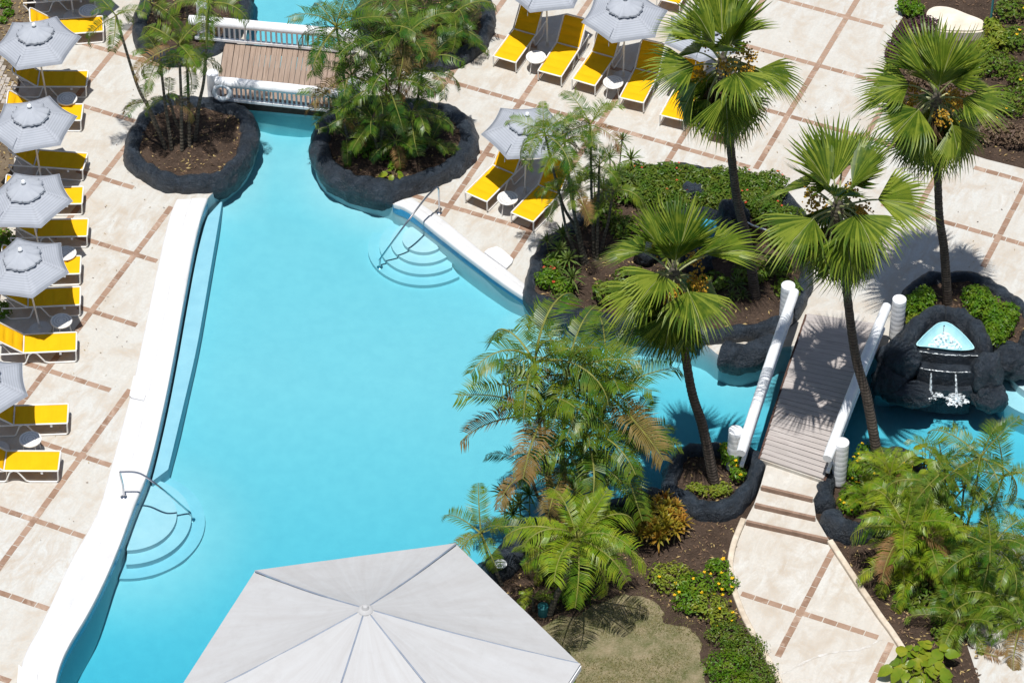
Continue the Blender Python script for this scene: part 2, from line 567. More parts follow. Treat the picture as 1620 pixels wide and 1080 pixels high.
class MB:
    """collects geometry of one mesh"""

    def __init__(self):
        self.v, self.f, self.mi, self.uv = [], [], [], None

    def add(self, vs, fs, mi=0):
        o = len(self.v)
        self.v += [tuple(x) for x in vs]
        self.f += [tuple(i + o for i in q) for q in fs]
        self.mi += [mi] * len(fs)
        return self

    def box(self, c, s, rot=None, mi=0, taper=1.0):
        x, y, z = s[0] / 2, s[1] / 2, s[2] / 2
        vs = [Vector((a * x * (taper if d > 0 else 1), b * y * (taper if d > 0 else 1), d * z)) for d in (-1, 1) for a, b in ((-1, -1), (1, -1), (1, 1), (-1, 1))]
        if rot is not None: vs = [rot @ p for p in vs]
        vs = [p + Vector(c) for p in vs]
        return self.add(vs, [(3, 2, 1, 0), (4, 5, 6, 7), (0, 1, 5, 4), (1, 2, 6, 5), (2, 3, 7, 6), (3, 0, 4, 7)], mi)

    def tube(self, pts, rad, n=8, mi=0, cap=True, closed=False):
        pts = [Vector(p) for p in pts]
        k = len(pts)
        rads = rad if isinstance(rad, (list, tuple)) else [rad] * k
        vs, fs = [], []
        ref = None
        for i, p in enumerate(pts):
            if closed:
                t = pts[(i + 1) % k] - pts[i - 1]
            else:
                t = pts[min(i + 1, k - 1)] - pts[max(i - 1, 0)]
            t.normalize()
            if ref is None:
                ref = Vector((0, 0, 1)) if abs(t.z) < 0.9 else Vector((1, 0, 0))
            a = ref - t * ref.dot(t)
            a.normalize()
            ref = a
            b = t.cross(a)
            for j in range(n):
                an = 2 * math.pi * j / n
                vs.append(p + (a * math.cos(an) + b * math.sin(an)) * rads[i])
        for i in range(k if closed else k - 1):
            i2 = (i + 1) % k
            for j in range(n):
                j2 = (j + 1) % n
                fs.append((i * n + j, i * n + j2, i2 * n + j2, i2 * n + j))
        if cap and not closed:
            fs.append(tuple(range(n - 1, -1, -1)))
            fs.append(tuple((k - 1) * n + j for j in range(n)))
        return self.add(vs, fs, mi)

    def lathe(self, prof, n=24, c=(0, 0, 0), mi=0):
        vs, fs = [], []
        for r, z in prof:
            for j in range(n):
                a = 2 * math.pi * j / n
                vs.append((c[0] + r * math.cos(a), c[1] + r * math.sin(a), c[2] + z))
        for i in range(len(prof) - 1):
            for j in range(n):
                j2 = (j + 1) % n
                fs.append((i * n + j, i * n + j2, (i + 1) * n + j2, (i + 1) * n + j))
        fs.append(tuple(range(n - 1, -1, -1)))
        fs.append(tuple((len(prof) - 1) * n + j for j in range(n)))
        return self.add(vs, fs, mi)

    def mesh(self, name, smooth=True, angle=None):
        me = bpy.data.meshes.new(name)
        me.from_pydata(self.v, [], self.f)
        if any(self.mi):
            me.polygons.foreach_set('material_index', self.mi)
        me.polygons.foreach_set('use_smooth', [smooth] * len(self.f))
        me.update()
        if smooth and angle:
            me.set_sharp_from_angle(angle=R(angle))
        return me

    def build(self, name, mat, parent=None, smooth=True, angle=35):
        me = self.mesh(name, smooth, angle)
        mats = mat if isinstance(mat, (list, tuple)) else [mat]
        for x in mats: me.materials.append(x)
        return link(name, me, None, parent)


def smooth_path(pts, n, closed=False):
    """Catmull-Rom through pts, resampled to about n points"""
    P = [Vector(p) for p in pts]
    k = len(P)
    out = []
    segs = k if closed else k - 1
    per = max(2, n // segs)
    for i in range(segs):
        p0 = P[(i - 1) % k] if closed or i > 0 else P[0]
        p1, p2 = P[i], P[(i + 1) % k]
        p3 = P[(i + 2) % k] if closed or i + 2 < k else P[-1]
        for j in range(per):
            t = j / per
            out.append(0.5 * ((2 * p1) + (p2 - p0) * t + (2 * p0 - 5 * p1 + 4 * p2 - p3) * t * t + (3 * p1 - p0 - 3 * p2 + p3) * t ** 3))
    if not closed: out.append(P[-1].copy())
    return out


def resample(P, n):
    d = [0]
    for a, b in zip(P, P[1:]): d.append(d[-1] + (b - a).length)
    out, j = [], 0
    for i in range(n):
        t = d[-1] * i / (n - 1)
        while j < len(P) - 2 and d[j + 1] < t: j += 1
        u = (t - d[j]) / max(1e-9, d[j + 1] - d[j])
        out.append(P[j].lerp(P[j + 1], min(1, u)))
    return out


def inside(p, poly):
    x, y = p[0], p[1]
    c = False
    j = len(poly) - 1
    for i in range(len(poly)):
        xi, yi = poly[i][0], poly[i][1]
        xj, yj = poly[j][0], poly[j][1]
        if (yi > y) != (yj > y) and x < (xj - xi) * (y - yi) / (yj - yi) + xi:
            c = not c
        j = i
    return c


def ccw(poly):
    a = sum(p[0] * q[1] - q[0] * p[1] for p, q in zip(poly, poly[1:] + poly[:1]))
    return poly if a > 0 else poly[::-1]


def fill(poly, z=0.0, extra=None):
    """flat mesh data filling a polygon"""
    co = [Vector((p[0], p[1])) for p in poly]
    ne = len(co)
    ed = [(i, (i + 1) % ne) for i in range(ne)]
    if extra: co = co + [Vector((p[0], p[1])) for p in extra]
    v, e, f, *_ = delaunay_2d_cdt(co, ed, [], 0, 1e-5)
    fs = []
    for t in f:
        c = sum((v[i] for i in t), Vector((0, 0))) / len(t)
        if inside(c, poly): fs.append(tuple(t))
    return [(p.x, p.y, z) for p in v], fs


def prism(mb, poly, z0, z1, mi=0):
    poly = ccw([Vector((p[0], p[1], 0)) for p in poly])
    vs, fs = fill(poly, z1)
    mb.add(vs, [f if (Vector(vs[f[1]]) - Vector(vs[f[0]])).cross(Vector(vs[f[2]]) - Vector(vs[f[0]])).z > 0 else f[::-1] for f in fs], mi)
    n = len(poly)
    mb.add([(p.x, p.y, z0) for p in poly] + [(p.x, p.y, z1) for p in poly], [(i, (i + 1) % n, n + (i + 1) % n, n + i) for i in range(n)], mi)


# ================================================================== THE SETTING
def PX(pts, n=0, closed=True, z=0.0):
    P = [G(x, y, z) for x, y in pts]
    return smooth_path(P, n, closed) if n else P


POOL_PX = [(325, 322), (316, 345), (305, 395), (291, 470), (275, 560), (257, 650), (234, 745), (212, 800), (190, 860), (165, 920), (137, 975), (110, 1020), (94, 1055), (86, 1090), (84, 1140), (120, 1260), (400, 1330), (650, 1150), (740, 960), (775, 905), (830, 860), (880, 825), (960, 800), (1040, 775), (1075, 760), (1130, 755), (1190, 750), (1240, 742), (1330, 745), (1385, 730), (1440, 735), (1490, 790), (1540, 835), (1620, 850), (1720, 870), (1760, 600), (1640, 520), (1590, 560), (1400, 590), (1395, 560), (1300, 545), (1248, 548), (1228, 552), (1195, 566), (1165, 570), (1138, 562), (1110, 543), (1050, 531), (990, 524), (945, 517), (903, 508), (869, 496), (846, 480), (831, 472), (800, 450), (758, 421), (700, 376), (650, 338), (625, 326), (616, 318), (573, 306), (533, 290), (506, 267), (497, 235), (506, 200), (512, 165), (512, 100), (560, 40), (650, -20), (660, -140), (400, -140), (395, 0), (386, 90), (380, 162), (394, 184), (399, 206), (400, 233), (383, 266), (351, 293), (331, 311)]
pool_poly = ccw(PX(POOL_PX, 320))
lawn_poly = ccw(PX([(865, 985), (910, 975), (960, 950), (1010, 940), (1060, 985), (1100, 1000), (1118, 1080), (1130, 1180), (700, 1250), (760, 1080)], 60))
lawn_poly = [p + Vector((noise.noise(p * 2.1), noise.noise(p * 2.1 + Vector((7, 3, 0))), 0)) * 0.16 + Vector((noise.noise(p * 7), noise.noise(p * 7 + Vector((1, 9, 0))), 0)) * 0.05 for p in resample(lawn_poly + lawn_poly[:1], 260)[:-1]]
path_poly = ccw(PX([(1176, 826), (1162, 862), (1157, 900), (1166, 945), (1190, 1000), (1217, 1046), (1235, 1082), (1260, 1160), (1290, 1250), (1480, 1250), (1462, 1130), (1445, 1075), (1430, 1035), (1372, 950), (1312, 862)]))
beds = {
    'planting_bed': PX([(760, 905), (830, 845), (880, 815), (960, 790), (1050, 770), (1130, 740), (1240, 735), (1320, 742), (1312, 862), (1176, 826), (1162, 862), (1157, 900), (1166, 945), (1190, 1000), (1217, 1046), (1235, 1082), (1260, 1160), (1130, 1260), (600, 1300), (700, 1040)], 0),
    'planting_bed.001': PX([(1300, 740), (1390, 722), (1445, 728), (1495, 780), (1535, 838), (1560, 850), (1540, 900), (1560, 960), (1530, 1020), (1560, 1110), (1480, 1180), (1445, 1075), (1430, 1035), (1372, 950), (1312, 862)], 0),
    'planting_bed.002': PX([(1420, -60), (1421, 0), (1428, 28), (1412, 52), (1402, 100), (1404, 160), (1440, 205), (1510, 236), (1560, 252), (1640, 272), (1800, 300), (1800, -150), (1430, -150)], 0),
    'dirt_bank': PX([(-300, -200), (62, -60), (50, 60), (28, 150), (22, 260), (14, 330), (8, 420), (-6, 520), (-30, 640), (-300, 700)], 0),
}
deck_poly = ccw([G(-500, -500), G(2150, -500), G(2150, 1650), G(-500, 1650)])
ground_poly = ccw([Vector((-220, -220, 0)), Vector((220, -220, 0)), Vector((220, 220, 0)), Vector((-220, 220, 0))])
regions = [('pool', pool_poly), ('lawn', lawn_poly), ('garden_path', path_poly)] + [(k, ccw(v)) for k, v in beds.items()] + [('pool_deck', deck_poly), ('ground', ground_poly)]
co, ed = [], []
for _, pl in regions:
    o = len(co)
    co += [Vector((p[0], p[1])) for p in pl]
    ed += [(o + i, o + (i + 1) % len(pl)) for i in range(len(pl))]
v2, e2, f2, *_ = delaunay_2d_cdt(co, ed, [], 0, 1e-4)
buckets = {k: [] for k, _ in regions}
for t in f2:
    c = sum((v2[i] for i in t), Vector((0, 0))) / len(t)
    for k, pl in regions:
        if inside(c, pl):
            buckets[k].append(tuple(t))
            break


def region_mesh(name, fs, z, mat, subdiv=0):
    used = sorted({i for f in fs for i in f})
    ix = {a: b for b, a in enumerate(used)}
    me = bpy.data.meshes.new(name)
    me.from_pydata([(v2[i].x, v2[i].y, z) for i in used], [], [tuple(ix[i] for i in f) for f in fs])
    me.update()
    o = link(name.split('.')[0], me, mat)
    o['kind'] = 'structure'
    return o


deck = region_mesh('pool_deck', buckets['pool_deck'], 0, M['deck'])
ground = region_mesh('ground', buckets['ground'], -0.02, M['dirt'])
lawn = region_mesh('lawn', buckets['lawn'], 0.01, M['lawn'])
path = region_mesh('garden_path', buckets['garden_path'], 0, M['path'])
for k in beds:
    region_mesh(k, buckets[k], 0.0, M['dirt'] if k == 'dirt_bank' else M['soil'])

# pool basin: floor and wall
WZ, FZ = -0.09, -0.80
mb = MB()
DEEP = -1.75
cL = G(204, 794)
shore = []
for ln in (((1300, 545), (1248, 548), (1228, 552), (1195, 566), (1165, 570), (1138, 562), (1110, 543), (1050, 531), (990, 524), (945, 517), (903, 508), (869, 496), (846, 480)), ((612, 317), (573, 306), (533, 290), (506, 267), (497, 235), (506, 200)), ((394, 184), (399, 206), (400, 233), (383, 266), (351, 293))):
    shore += resample([G(*p) for p in ln], 60)


def floor_z(x, y):
    d = Vector((x, y, FZ)) - CAM
    zz = d.dot(fwd)
    px, py = 810 + F_PX * d.dot(RIGHT) / zz, 540 - F_PX * d.dot(UP) / zz
    e = 0.50 * min(1.2, max(0, (py - 600) / 420)) ** 1.2 + 0.30 * min(1, max(0, (px - 860) / 250))
    z = FZ - e + 0.02 * noise.noise(Vector((x, y, 0)) * 0.6)
    ds = min(1, max(0, ((x - cL.x) ** 2 + (y - cL.y) ** 2) ** 0.5 - 1.7) / 1.6)
    z = -0.80 + (z + 0.80) * ds * ds * (3 - 2 * ds)
    d = min((x - q.x) ** 2 + (y - q.y) ** 2 for q in shore) ** 0.5      # the floor shelves up to the rock shores
    k = min(1, d / 1.0)
    k = k * k * (3 - 2 * k)
    sh = -0.60 - 0.22 * min(1, max(0, (px - 860) / 250))
    return sh + (z - sh) * k


gp = []
gx = min(p.x for p in pool_poly)
while gx < max(p.x for p in pool_poly):
    gy = min(p.y for p in pool_poly)
    while gy < max(p.y for p in pool_poly):
        if inside((gx, gy), pool_poly): gp.append((gx, gy))
        gy += 0.55
    gx += 0.55
vs, fs = fill(pool_poly, FZ, gp)
mb.add([(a, b, floor_z(a, b)) for a, b, _ in vs], fs)
n = len(pool_poly)
mb.add([(p.x, p.y, DEEP) for p in pool_poly] + [(p.x, p.y, -0.001) for p in pool_poly], [((i + 1) % n, i, n + i, n + (i + 1) % n) for i in range(n)])
basin = mb.build('pool_basin', M['basin'], angle=40)
basin['kind'] = 'structure'


def offset_poly(poly, d):
    out = []
    k = len(poly)
    for i, p in enumerate(poly):
        t = (poly[(i + 1) % k] - poly[i - 1]).normalized()
        out.append(p + Vector((-t.y, t.x, 0)) * d)
    return out


band = offset_poly(pool_poly, 0.008)
mb = MB()
cop = []
for ln in (((325, 322), (316, 345), (305, 395), (291, 470), (275, 560), (257, 650), (234, 745), (212, 800), (190, 860), (165, 920), (137, 975), (110, 1020), (94, 1055), (86, 1090), (84, 1140)), ((625, 326), (650, 338), (700, 376), (758, 421), (800, 450), (830, 472)), ((1540, 835), (1620, 850), (1720, 870))):
    cop += resample([G(*p) for p in ln], 120)
keep = [min((p - q).length for q in cop) < 0.14 for p in pool_poly]
mb.add([(p.x, p.y, -0.24) for p in band] + [(p.x, p.y, -0.02) for p in band], [((i + 1) % n, i, n + i, n + (i + 1) % n) for i in range(n) if keep[i] and keep[(i + 1) % n]])
mb.build('waterline_band', M['waterline'], basin)

wpoly = offset_poly(pool_poly, -0.02)
mb = MB()
vs, fs = fill(wpoly, WZ)
mb.add(vs, fs)
vs, fs = fill(wpoly, DEEP - 0.1)
mb.add(vs, [f[::-1] for f in fs])
mb.add([(p.x, p.y, DEEP - 0.1) for p in wpoly] + [(p.x, p.y, WZ) for p in wpoly], [(i, (i + 1) % n, n + (i + 1) % n, n + i) for i in range(n)])
me = mb.mesh('pool_water', False)
bmm = bmesh.new()
bmm.from_mesh(me)
bmesh.ops.remove_doubles(bmm, verts=bmm.verts, dist=1e-5)
bmesh.ops.recalc_face_normals(bmm, faces=bmm.faces)
bmm.to_mesh(me)
bmm.free()
water = link('pool_water', me, M['water'])
water['kind'] = 'structure'


# underwater steps and bench (parts of the basin)
def clip_disc(c, r, n=72):
    return [Vector((c.x + r * math.cos(2 * math.pi * i / n), c.y + r * math.sin(2 * math.pi * i / n), 0)) for i in range(n)]


def disc_in_pool(c, r):
    pts = clip_disc(c, r)
    out = []
    for p in pts:
        q = p
        if not inside(q, pool_poly):
            lo, hi = 0.0, 1.0
            for _ in range(18):
                md = (lo + hi) / 2
                if inside(c.lerp(p, md), pool_poly): lo = md
                else: hi = md
            q = c.lerp(p, max(0, lo - 0.004))
        out.append(q)
    res = []
    for q in out:
        if not res or (q - res[-1]).length > 0.01: res.append(q)
    return res


cL = G(204, 794)
for r_, z_ in ((1.04, -0.46), (1.36, -0.58), (1.66, -0.72)):
    mb = MB()
    prism(mb, disc_in_pool(cL, r_), DEEP, z_)
    mb.build('pool_step', M['step_blue'], basin, angle=30)
cR = G(670, 357)
for r_, z_ in ((0.52, -0.40), (0.80, -0.50), (1.08, -0.60), (1.36, -0.70)):
    mb = MB()
    prism(mb, disc_in_pool(cR, r_), DEEP, z_)
    mb.build('pool_step', M['step'], basin, angle=30)
bi = PX([(352, 316), (346, 350), (334, 420), (322, 490), (309, 560), (288, 650), (266, 742)], 30, False, z=-0.40)
bo = PX([(326, 322), (317, 346), (306, 396), (292, 471), (276, 561), (258, 651), (236, 742)], 30, False)
bo = [p + Vector((0.03, 0, 0)) for p in bo]
mb = MB()
prism(mb, bi + bo[::-1], DEEP, -0.40)
mb.build('bench_ledge', M['ledge'], basin, angle=30)
# shelf steps in the fountain pool
for i_, (r_, z_) in enumerate(((1.0, -0.28), (1.45, -0.5))):
    mb = MB()
    prism(mb, disc_in_pool(G(1665, 570), r_), DEEP, z_)
    mb.build('pool_step', M['step'], basin, angle=30)


# white coping strips
def coping(name, inner, outer, label, n=90, h=0.09, split=0.48):
    a = resample(smooth_path([G(*p) for p in inner], 80), n)
    b = resample(smooth_path([G(*p) for p in outer], 80), n)
    prof = [(-0.03, -0.05), (-0.035, h - 0.05), (-0.02, h - 0.015), (0.03, h), (split - 0.03, h - 0.004), (split, h - 0.012), (split + 0.025, h - 0.04), (0.93, h - 0.05), (0.985, h - 0.065), (1.0, h - 0.085), (1.0, -0.05)]
    mb = MB()
    vs, fs = [], []
    k = len(prof)
    for i, (p, q) in enumerate(zip(a, b)):
        for t, z in prof:
            x = p.lerp(q, t) if t >= 0 else p + (p - q).normalized() * (-t * 0.8)
            wob = 0.006 * noise.noise(Vector((x.x * 1.3, x.y * 1.3, t)))
            vs.append((x.x, x.y, z + wob))
    for i in range(n - 1):
        for j in range(k - 1):
            fs.append((i * k + j, i * k + j + 1, (i + 1) * k + j + 1, (i + 1) * k + j))
    fs.append(tuple(range(k)))
    fs.append(tuple((n - 1) * k + j for j in range(k - 1, -1, -1)))
    mb.add(vs, fs)
    o = mb.build(name, M['coping'], angle=50)
    return tag(o, label, 'coping')


coping('pool_coping', [(327, 318), (318, 343), (305, 395), (291, 470), (275, 560), (257, 650), (234, 745), (212, 800), (190, 860), (165, 920), (137, 975), (110, 1020), (94, 1055), (86, 1090), (84, 1140)],
       [(279, 317), (268, 345), (251, 416), (228, 527), (205, 631), (175, 742), (153, 814), (111, 891), (67, 985), (42, 1030), (30, 1070), (27, 1095), (26, 1140)],
       'long white painted coping curving along pool edge facing the lounger row', 140)
coping('pool_coping', [(624, 326), (650, 337), (700, 377), (758, 422), (800, 453), (832, 474)], [(651, 314), (676, 330), (706, 352), (764, 400), (801, 427), (845, 462)],
       'short white painted coping beside the round pool steps and steel handrail', 50, split=0.55)
coping('pool_coping', [(1538, 836), (1580, 845), (1620, 851), (1720, 871)], [(1530, 850), (1580, 862), (1620, 868), (1715, 888)],
       'white coping edge of the rippled fountain pool behind feather palms', 24)
# the two raised blocks on the copings
mb = MB()
prism(mb, [G(*p) for p in ((766, 402), (772, 397), (786, 393), (795, 398), (812, 413), (810, 419), (801, 428))], -0.02, 0.075)
tag(mb.build('coping_block', M['coping'], angle=30), 'small white block jutting from the coping onto the deck', 'coping block')
mb = MB()
prism(mb, [G(*p) for p in ((205, 629), (209, 633), (228, 637), (231, 628), (223, 600), (212, 598))], -0.02, 0.085)
tag(mb.build('coping_block', M['coping'], angle=30), 'low white step on the long coping halfway to the curved handrail', 'coping block')
mb = MB()
prism(mb, [G(*p) for p in ((30, 1055), (34, 1059), (56, 1064), (60, 1070), (57, 1130), (24, 1130))], -0.02, 0.1)
tag(mb.build('coping_block', M['coping'], angle=30), 'white squared end block of the long coping', 'coping block')

# ------------------------------------------------------------------ terracotta tile bands
TL, TW = 0.318, 0.142
tb = MB()
tb.box((0, 0, 0), (TL - 0.016, TW, 0.02), taper=0.985)
tile_me = tb.mesh('border_tile', False)
tile_me.materials.append(M['tile'])
tiles = []


def band_line(p, q, lvl, owner):
    a, b = G(*p), G(*q)
    d = b - a
    L = d.length
    d.normalize()
    mid = (a + b) / 2
    # snap to the run of the bands
    for base in (YAW, YAW + math.pi / 2):
        u = Vector((math.cos(base), math.sin(base), 0))
        if abs(u.dot(d)) > 0.97:
            d = u if u.dot(d) > 0 else -u
    a = mid - d * L / 2
    k = int(L / TL)
    for i in range(k):
        c = a + d * (TL * (i + 0.5))
        if owner is deck and (inside(c, pool_poly)): continue
        tiles.append((c, math.atan2(d.y, d.x), lvl, owner))


A_L = [((-30, 940), (207, 611)), ((20, 661), (272, 321)), ((85, 378), (203, 227)), ((98, 183), (228, 21)), ((940, -12), (698, 348)), ((1015, 93), (806, 416)), ((1150, 110), (1040, 277)), ((1363, -12), (1190, 277)), ((1397, 172), (1318, 303)), ((1502, 245), (1438, 352)), ((1645, 246), (1550, 436)), ((797, -3), (695, 148)), ((640, 180), (600, 240)), ((1160, -20), (1090, 85)), ((1245, -60), (1180, 45))]
B_L = [((-25, 796), (136, 849)), ((-25, 930), (79, 962)), ((-25, 1064), (30, 1081)), ((40, 690), (176, 738)), ((40, 576), (195, 622)), ((122, 486), (231, 518)), ((118, 375), (253, 413)), ((120, 271), (218, 298)), ((125, 166), (223, 195)), ((130, 69), (280, 111)), ((768, 49), (1010, 122)), ((685, 121), (1205, 271)), ((652, 308), (842, 366)), ((745, 236), (840, 265)), ((1160, -22), (1413, 48)), ((1130, 58), (1402, 134)), ((1195, 167), (1440, 240)), ((1540, 266), (1650, 294)), ((1395, 321), (1645, 396)), ((780, -30), (830, -15))]
for p, q in A_L: band_line(p, q, 0.004, deck)
for p, q in B_L: band_line(p, q, 0.001, deck)
for p, q in (((1317, 866), (1229, 1046)), ((1411, 1016), (1372, 1092))): band_line(p, q, 0.004, path)
for p, q in (((1172, 939), (1402, 1011)), ((1225, 1080), (1262, 1092))): band_line(p, q, 0.001, path)


def onscreen(c):
    d = c - CAM
    z = d.dot(fwd)
    return 810 + F_PX * d.dot(RIGHT) / z, 540 - F_PX * d.dot(UP) / z


vis, hid = [], []
for t in tiles:
    x, y = onscreen(t[0])
    (vis if -10 < x < 1630 and -10 < y < 1090 else hid).append(t)
order = sorted(vis, key=lambda t: -onscreen(t[0])[1])
count = {id(deck): 0, id(path): 0}
rest = MB()
for c, a, lvl, ow in order + hid:
    if count[id(ow)] < 300:
        count[id(ow)] += 1
        o = link('border_tile', tile_me, None, ow)
        o.location = (c.x + rng.uniform(-.003, .003), c.y + rng.uniform(-.003, .003), lvl - 0.006 + rng.uniform(-0.0008, 0.0008))
        o.rotation_euler = (0, 0, a + rng.uniform(-0.012, 0.012))
    else:
        rest.box((c.x, c.y, lvl - 0.006), (TL - 0.016, TW, 0.02), Matrix.Rotation(a, 3, 'Z'))
if rest.v:
    o = rest.build('border_tiles_far', M['tile'], deck, False)
    o['kind'] = 'stuff'

# patch of worn pavers on the bank
bk = MB()
bk.box((0, 0, 0), (0.21, 0.105, 0.05), taper=0.96)
brick_me = bk.mesh('paver', False)
brick_me.materials.append(M['brick'])
bank_bricks = empty('paver_patch', G(18, 115), 'patch of worn pale brick pavers in the dirt beside the lounger row', 'pavers')
for i in range(9):
    for j in range(9):
        if rng.random() < 0.12 or (i + j) % 11 == 10: continue
        o = link('paver', brick_me, None, bank_bricks)
        o.location = ((i - 5) * 0.118, (j - 5) * 0.225 + (i % 2) * 0.11, 0.0 + rng.uniform(-0.012, 0.008))
        o.rotation_euler = (rng.uniform(-.03, .03), rng.uniform(-.03, .03), math.pi / 2 + rng.uniform(-.04, .04))
bank_bricks.rotation_euler = (0, 0, R(-10))

# kerbs of the garden path
def kerb(pts, label, wdt=0.13, h=0.1):
    P = resample(smooth_path([G(*p) for p in pts], 60), 60)
    mb = MB()
    prof = [(-wdt / 2, -0.05), (-wdt / 2, h - 0.015), (-wdt / 2 + 0.015, h), (wdt / 2 - 0.015, h), (wdt / 2, h - 0.015), (wdt / 2, -0.05)]
    k = len(prof)
    vs = []
    for i, p in enumerate(P):
        t = (P[min(i + 1, len(P) - 1)] - P[max(i - 1, 0)]).normalized()
        nn = Vector((-t.y, t.x, 0))
        for s, z in prof:
            q = p + nn * (s + 0.012 * noise.noise(p * 2.0))
            vs.append((q.x, q.y, z + 0.01 * noise.noise(p * 1.5 + Vector((5, 0, 0)))))
    fs = [(i * k + j, (i + 1) * k + j, (i + 1) * k + j + 1, i * k + j + 1) for i in range(len(P) - 1) for j in range(k - 1)]
    fs += [tuple(range(k)), tuple((len(P) - 1) * k + j for j in range(k))]
    mb.add(vs, fs)
    tag(mb.build('path_kerb', M['kerb'], angle=40), label, 'kerb')


kerb([(1176, 824), (1162, 858), (1155, 900), (1164, 945), (1188, 1000), (1215, 1046), (1233, 1082), (1260, 1165)], 'curved pale stone kerb of the garden path beside yellow flowers')
kerb([(1313, 858), (1372, 948), (1431, 1033), (1448, 1075), (1468, 1140)], 'straight pale stone kerb of the garden path beside feather palms')

# steps from the path up to the footbridge
ST = [((1179, 824), (1311, 853)), ((1193, 797), (1291, 819)), ((1203, 769), (1287, 789)), ((1211, 741), (1303, 760))]
stairs = empty('garden_steps', G(1245, 840), 'pale stone steps with brown risers leading up to the plank footbridge', 'steps')
for k in range(3):
    z = 0.12 * (k + 1)
    l0, r0 = G(*ST[k][0], z), G(*ST[k][1], z)
    l1, r1 = G(*ST[k + 1][0], z), G(*ST[k + 1][1], z)
    dl, dr = (l1 - l0).normalized(), (r1 - r0).normalized()
    mb = MB()
    prism(mb, [l0, r0, r1 + dr * 0.12, l1 + dl * 0.12], -0.03 + 0.1 * k, z)
    o = mb.build('tread', M['path'], stairs, angle=30)
    o.matrix_parent_inverse = Matrix.Translation(-stairs.location)
    fd = (r0 - l0).normalized()
    out = Vector((fd.y, -fd.x, 0))
    mb = MB()
    a, b = l0 + out * 0.03, r0 + out * 0.03
    prism(mb, [l0 + fd * 0.02 - out * 0.055, r0 - fd * 0.02 - out * 0.055, r0 - fd * 0.02 + out * 0.012, l0 + fd * 0.02 + out * 0.012], z - 0.13, z + 0.004)
    o = mb.build('riser', M['riser'], stairs, angle=30)
    o.matrix_parent_inverse = Matrix.Translation(-stairs.location)


# ================================================================== ROCK WORK
def rock_tube(name, pts, parent, wd=0.52, top=0.42, bottom=-0.3, closed=True, n=150, seed=0, lumps=1.0):
    P = smooth_path(pts, n, closed)
    if closed: P = ccw(P)
    k = 18
    prof = []
    for j in range(k):
        a = math.pi * j / (k - 1)
        prof.append((math.cos(a), math.sin(a)))
    vs, fs = [], []
    L = len(P)
    so = Vector((seed * 7.3, seed * 3.1, 0))
    for i, p in enumerate(P):
        t = (P[(i + 1) % L] - P[i - 1]) if closed else (P[min(i + 1, L - 1)] - P[max(i - 1, 0)])
        t.z = 0
        t.normalize()
        nn = Vector((t.y, -t.x, 0))
        q = p + so
        wv = wd * 0.5 * (1 + 0.30 * lumps * noise.noise(q * 1.1) + 0.16 * lumps * noise.noise(q * 2.7))
        hv = top * (1 + 0.22 * lumps * noise.noise(q * 0.9 + Vector((9, 2, 0))) + 0.12 * noise.noise(q * 2.6))
        crease = abs(math.sin(i * 0.5 * 60 / L + 2.2 * noise.noise(q * 0.5)))
        hv *= 0.93 + 0.07 * min(1, crease * 3)
        wv *= 0.93 + 0.07 * min(1, crease * 3)
        sc = 1.0
        if not closed:
            e = min(i, L - 1 - i) / (L - 1)
            sc = min(1, math.sqrt(e * 9) + 0.12)
        for c, s in prof:
            cc = math.copysign(abs(c) ** 0.75, c)
            ss = s ** 0.7
            z = bottom + (hv * (0.35 + 0.65 * sc) - bottom) * ss
            under = 1.0 if z > 0.0 else max(0.3, 1.0 + z * 1.2)
            b = p + nn * (cc * wv * sc * under)
            d = 0.06 * noise.noise(Vector((b.x, b.y, z)) * 2.8 + so) + 0.03 * noise.noise(Vector((b.x, b.y, z)) * 7 + so) - 0.05 * max(0, 0.25 - abs(noise.noise(Vector((b.x, b.y, z)) * 1.9 + so * 2))) * 2
            vs.append((b.x + nn.x * d * cc, b.y + nn.y * d * cc, z + d * s))
    for i in range(L if closed else L - 1):
        i2 = (i + 1) % L
        for j in range(k - 1):
            fs.append((i * k + j, i2 * k + j, i2 * k + j + 1, i * k + j + 1))
        fs.append((i * k + k - 1, i2 * k + k - 1, i2 * k, i * k))
    if not closed:
        fs.append(tuple(range(k - 1, -1, -1)))
        fs.append(tuple((L - 1) * k + j for j in range(k)))
    mb = MB().add(vs, fs)
    o = mb.build(name, M['rock'], parent, True, 75)
    return o, P


def boulder(c, r, parent=None, name='boulder', seed=0, mat=None, sub=4, rough=0.22):
    bm = bmesh.new()
    bmesh.ops.create_icosphere(bm, subdivisions=sub, radius=1)
    so = Vector((seed * 5.1, seed * 2.3, seed))
    for v in bm.verts:
        d = v.co.normalized()
        f = 1 + rough * noise.noise(d * 1.3 + so) + rough * 0.5 * noise.noise(d * 3.1 + so) + 0.05 * noise.noise(d * 8 + so)
        f = f * (0.9 + 0.1 * min(1, 2 * abs(noise.noise(d * 2 + so))))
        v.co = Vector((d.x * r[0], d.y * r[1], d.z * r[2])) * f
    me = bpy.data.meshes.new(name)
    bm.to_mesh(me)
    bm.free()
    me.polygons.foreach_set('use_smooth', [True] * len(me.polygons))
    o = link(name, me, mat or M['rock'], parent)
    o.location = c
    return o


